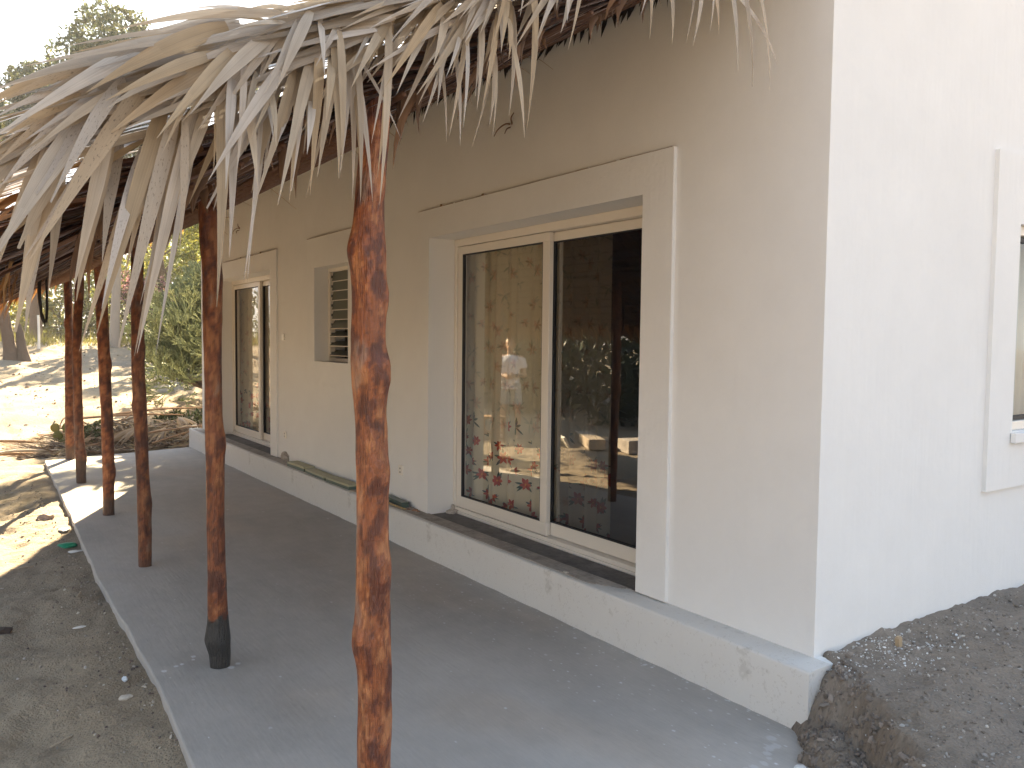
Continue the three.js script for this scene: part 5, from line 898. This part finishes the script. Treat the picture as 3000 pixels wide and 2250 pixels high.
{
  // facing +x (chest towards +x); left side of the body is -z
  const px = -4.45, pz = -9.4, pr = thing('person', 'person in a white t-shirt and patterned shorts standing on the sand, hands together in front', 'person', [px, groundY(px, pz) + 0.0, pz], -0.9);
  const skin = mk({ color: C(0.42, 0.25, 0.16), roughness: 0.55 }), shirt = mk({ color: C(0.78, 0.78, 0.8), roughness: 0.9 }), hairM = mk({ color: C(0.03, 0.022, 0.016), roughness: 0.6 });
  const J = { hip: V(0, 0.9, 0), chest: V(-0.01, 1.25, 0), neck: V(0.0, 1.44, 0), headb: V(0.02, 1.5, 0) };
  const arms = [], hands = [];
  for (const s of [1, -1]) { const sh = V(-0.01, 1.37, 0.185 * s), el = V(0.0, 1.09, 0.245 * s), wr = V(0.21, 1.08, 0.075 * s); arms.push({ s, sh, el, wr }); }
  const bones = [[V(0, 0.92, 0.05), V(0, 0.92, -0.05), 0.125, 0.125], [V(0, 0.92, 0), V(-0.01, 1.1, 0), 0.12, 0.118, 0.85], [V(-0.01, 1.1, 0), V(-0.01, 1.3, 0), 0.118, 0.13, 0.78], [V(-0.01, 1.36, 0.12), V(-0.01, 1.36, -0.12), 0.075, 0.075], [V(-0.01, 1.38, 0), V(0.015, 1.52, 0), 0.056, 0.05],
    [V(0.02, 1.6, 0), V(0.02, 1.64, 0), 0.082, 0.086, 1.12], [V(0.055, 1.545, 0), V(0.06, 1.56, 0), 0.045, 0.05]];
  for (const { s, sh, el, wr } of arms) {
    bones.push([sh, el, 0.052, 0.041], [el, wr, 0.04, 0.027]);
    // palm and five fingers folded round each other
    const pm = wr.clone().add(V(0.065, -0.01, -0.03 * s)); bones.push([wr, pm, 0.026, 0.027]);
    for (let i = 0; i < 4; i++) { const r0 = pm.clone().add(V(0.012, 0.026 - 0.018 * i, -0.004 * s)), l = [0.034, 0.04, 0.037, 0.028][i], k1 = r0.clone().add(V(l * 0.8, 0, -l * 0.6 * s)), k2 = k1.clone().add(V(-0.1 * l, -0.004, -l * 0.9 * s)); bones.push([r0, k1, 0.0095, 0.009], [k1, k2, 0.009, 0.0075]); }
    const th = wr.clone().add(V(0.02, 0.02, -0.01 * s)); bones.push([th, th.clone().add(V(0.035, 0.028, -0.012 * s)), 0.012, 0.0105], [th.clone().add(V(0.035, 0.028, -0.012 * s)), th.clone().add(V(0.06, 0.03, -0.03 * s)), 0.0105, 0.008]);
  }
  for (const s of [1, -1]) { const hp = V(0, 0.88, 0.09 * s), kn = V(0.02, 0.48, 0.105 * s + (s > 0 ? 0.03 : 0)), an = V(-0.02, 0.085, 0.115 * s + (s > 0 ? 0.03 : 0)); bones.push([hp, kn, 0.085, 0.053], [kn, V(-0.022, 0.34, an.z), 0.05, 0.052], [V(-0.022, 0.34, an.z), an, 0.05, 0.034], [V(-0.04, 0.035, an.z), V(0.13, 0.028, an.z + 0.02 * s), 0.036, 0.028], [an, V(-0.03, 0.04, an.z), 0.036, 0.036]); for (let i = 0; i < 5; i++) bones.push([V(0.135, 0.022, an.z + 0.02 * s + (i - 2) * 0.016), V(0.175 - 0.009 * Math.abs(i - (s > 0 ? 1 : 3)), 0.014, an.z + 0.02 * s + (i - 2) * 0.018), 0.014, 0.011]); }
  // face: nose, brow, ears
  bones.push([V(0.098, 1.61, 0), V(0.118, 1.583, 0), 0.009, 0.014], [V(0.09, 1.625, 0.032), V(0.09, 1.625, -0.032), 0.012, 0.012], [V(0.015, 1.615, 0.082), V(0.012, 1.585, 0.082), 0.014, 0.01], [V(0.015, 1.615, -0.082), V(0.012, 1.585, -0.082), 0.014, 0.01], [V(0.093, 1.552, 0.02), V(0.093, 1.552, -0.02), 0.009, 0.009]);
  const bodyM = part('body', body(bones, V(0.05, 0.87, 0), V(0.34, 0.9, 0.34), 128, 0.022), skin, pr);
  const eyeW = mk({ color: C(0.7, 0.68, 0.65), roughness: 0.3 }), eyeG = new THREE.SphereGeometry(0.0125, 12, 8);
  for (const s of [1, -1]) { const e = part('eye', eyeG, eyeW, bodyM); e.position.set(0.092, 1.607, 0.031 * s); const ir = part('iris', new THREE.SphereGeometry(0.006, 10, 6), hairM, bodyM); ir.position.set(0.1015, 1.607, 0.031 * s); }
  const hairB = [[V(-0.005, 1.635, 0), V(-0.005, 1.66, 0), 0.098, 0.092, 1.12], [V(-0.045, 1.6, 0), V(-0.05, 1.55, 0), 0.06, 0.05, 1]];
  part('hair', body(hairB, V(0, 1.63, 0), V(0.16, 0.16, 0.16), 56, 0.03, (x, y) => Math.max(1.53 - y, (x - 0.062) + Math.max(0, (1.655 - y)) * 1.1)), hairM, pr);
  const shirtB = [[V(0, 0.88, 0), V(-0.01, 1.1, 0), 0.152, 0.14, 0.8], [V(-0.01, 1.1, 0), V(-0.01, 1.3, 0), 0.14, 0.148, 0.76], [V(-0.01, 1.36, 0.13), V(-0.01, 1.36, -0.13), 0.09, 0.09]];
  for (const { sh, el } of arms) shirtB.push([sh, sh.clone().lerp(el, 0.62), 0.075, 0.078]);
  const cuff = arms.map(({ s, sh, el }) => ({ s, p: sh.clone().lerp(el, 0.6), d: el.clone().sub(sh).normalize() }));
  part('t_shirt', body(shirtB, V(0, 1.15, 0), V(0.36, 0.4, 0.36), 90, 0.03, (x, y, z) => { let m = Math.max(0.85 - y, y - 1.44 + Math.abs(z) * 0.25); for (const q of cuff) if (z * q.s > 0.16) m = Math.max(m, (x - q.p.x) * q.d.x + (y - q.p.y) * q.d.y + (z - q.p.z) * q.d.z); return m; }), shirt, pr);
  const shC = dataTex(128, 128, (i, x, y) => { const a = nB[(y * 4 % 512) * 512 + x * 4 % 512]; return a > 0.25 ? [0.25, 0.3, 0.32] : a < -0.3 ? [0.5, 0.5, 0.48] : [0.36, 0.4, 0.42]; }, true);
  const sg = body([[V(0, 0.92, 0.05), V(0, 0.92, -0.05), 0.14, 0.14], [V(0, 0.88, 0.09), V(0.015, 0.56, 0.118), 0.105, 0.098], [V(0, 0.88, -0.09), V(0.015, 0.56, -0.1), 0.105, 0.098]], V(0, 0.77, 0), V(0.28, 0.28, 0.28), 72, 0.02, (x, y) => Math.max(0.585 - y, y - 0.96));
  boxUV(sg); part('shorts', sg, mk({ map: rep(shC, 3, 3), roughness: 0.9 }), pr);
}
// thin bright haze in the air
scene.fog = new THREE.FogExp2(new THREE.Color().setRGB(0.83, 0.84, 0.86), 0.0019);
renderer.render(scene, camera);
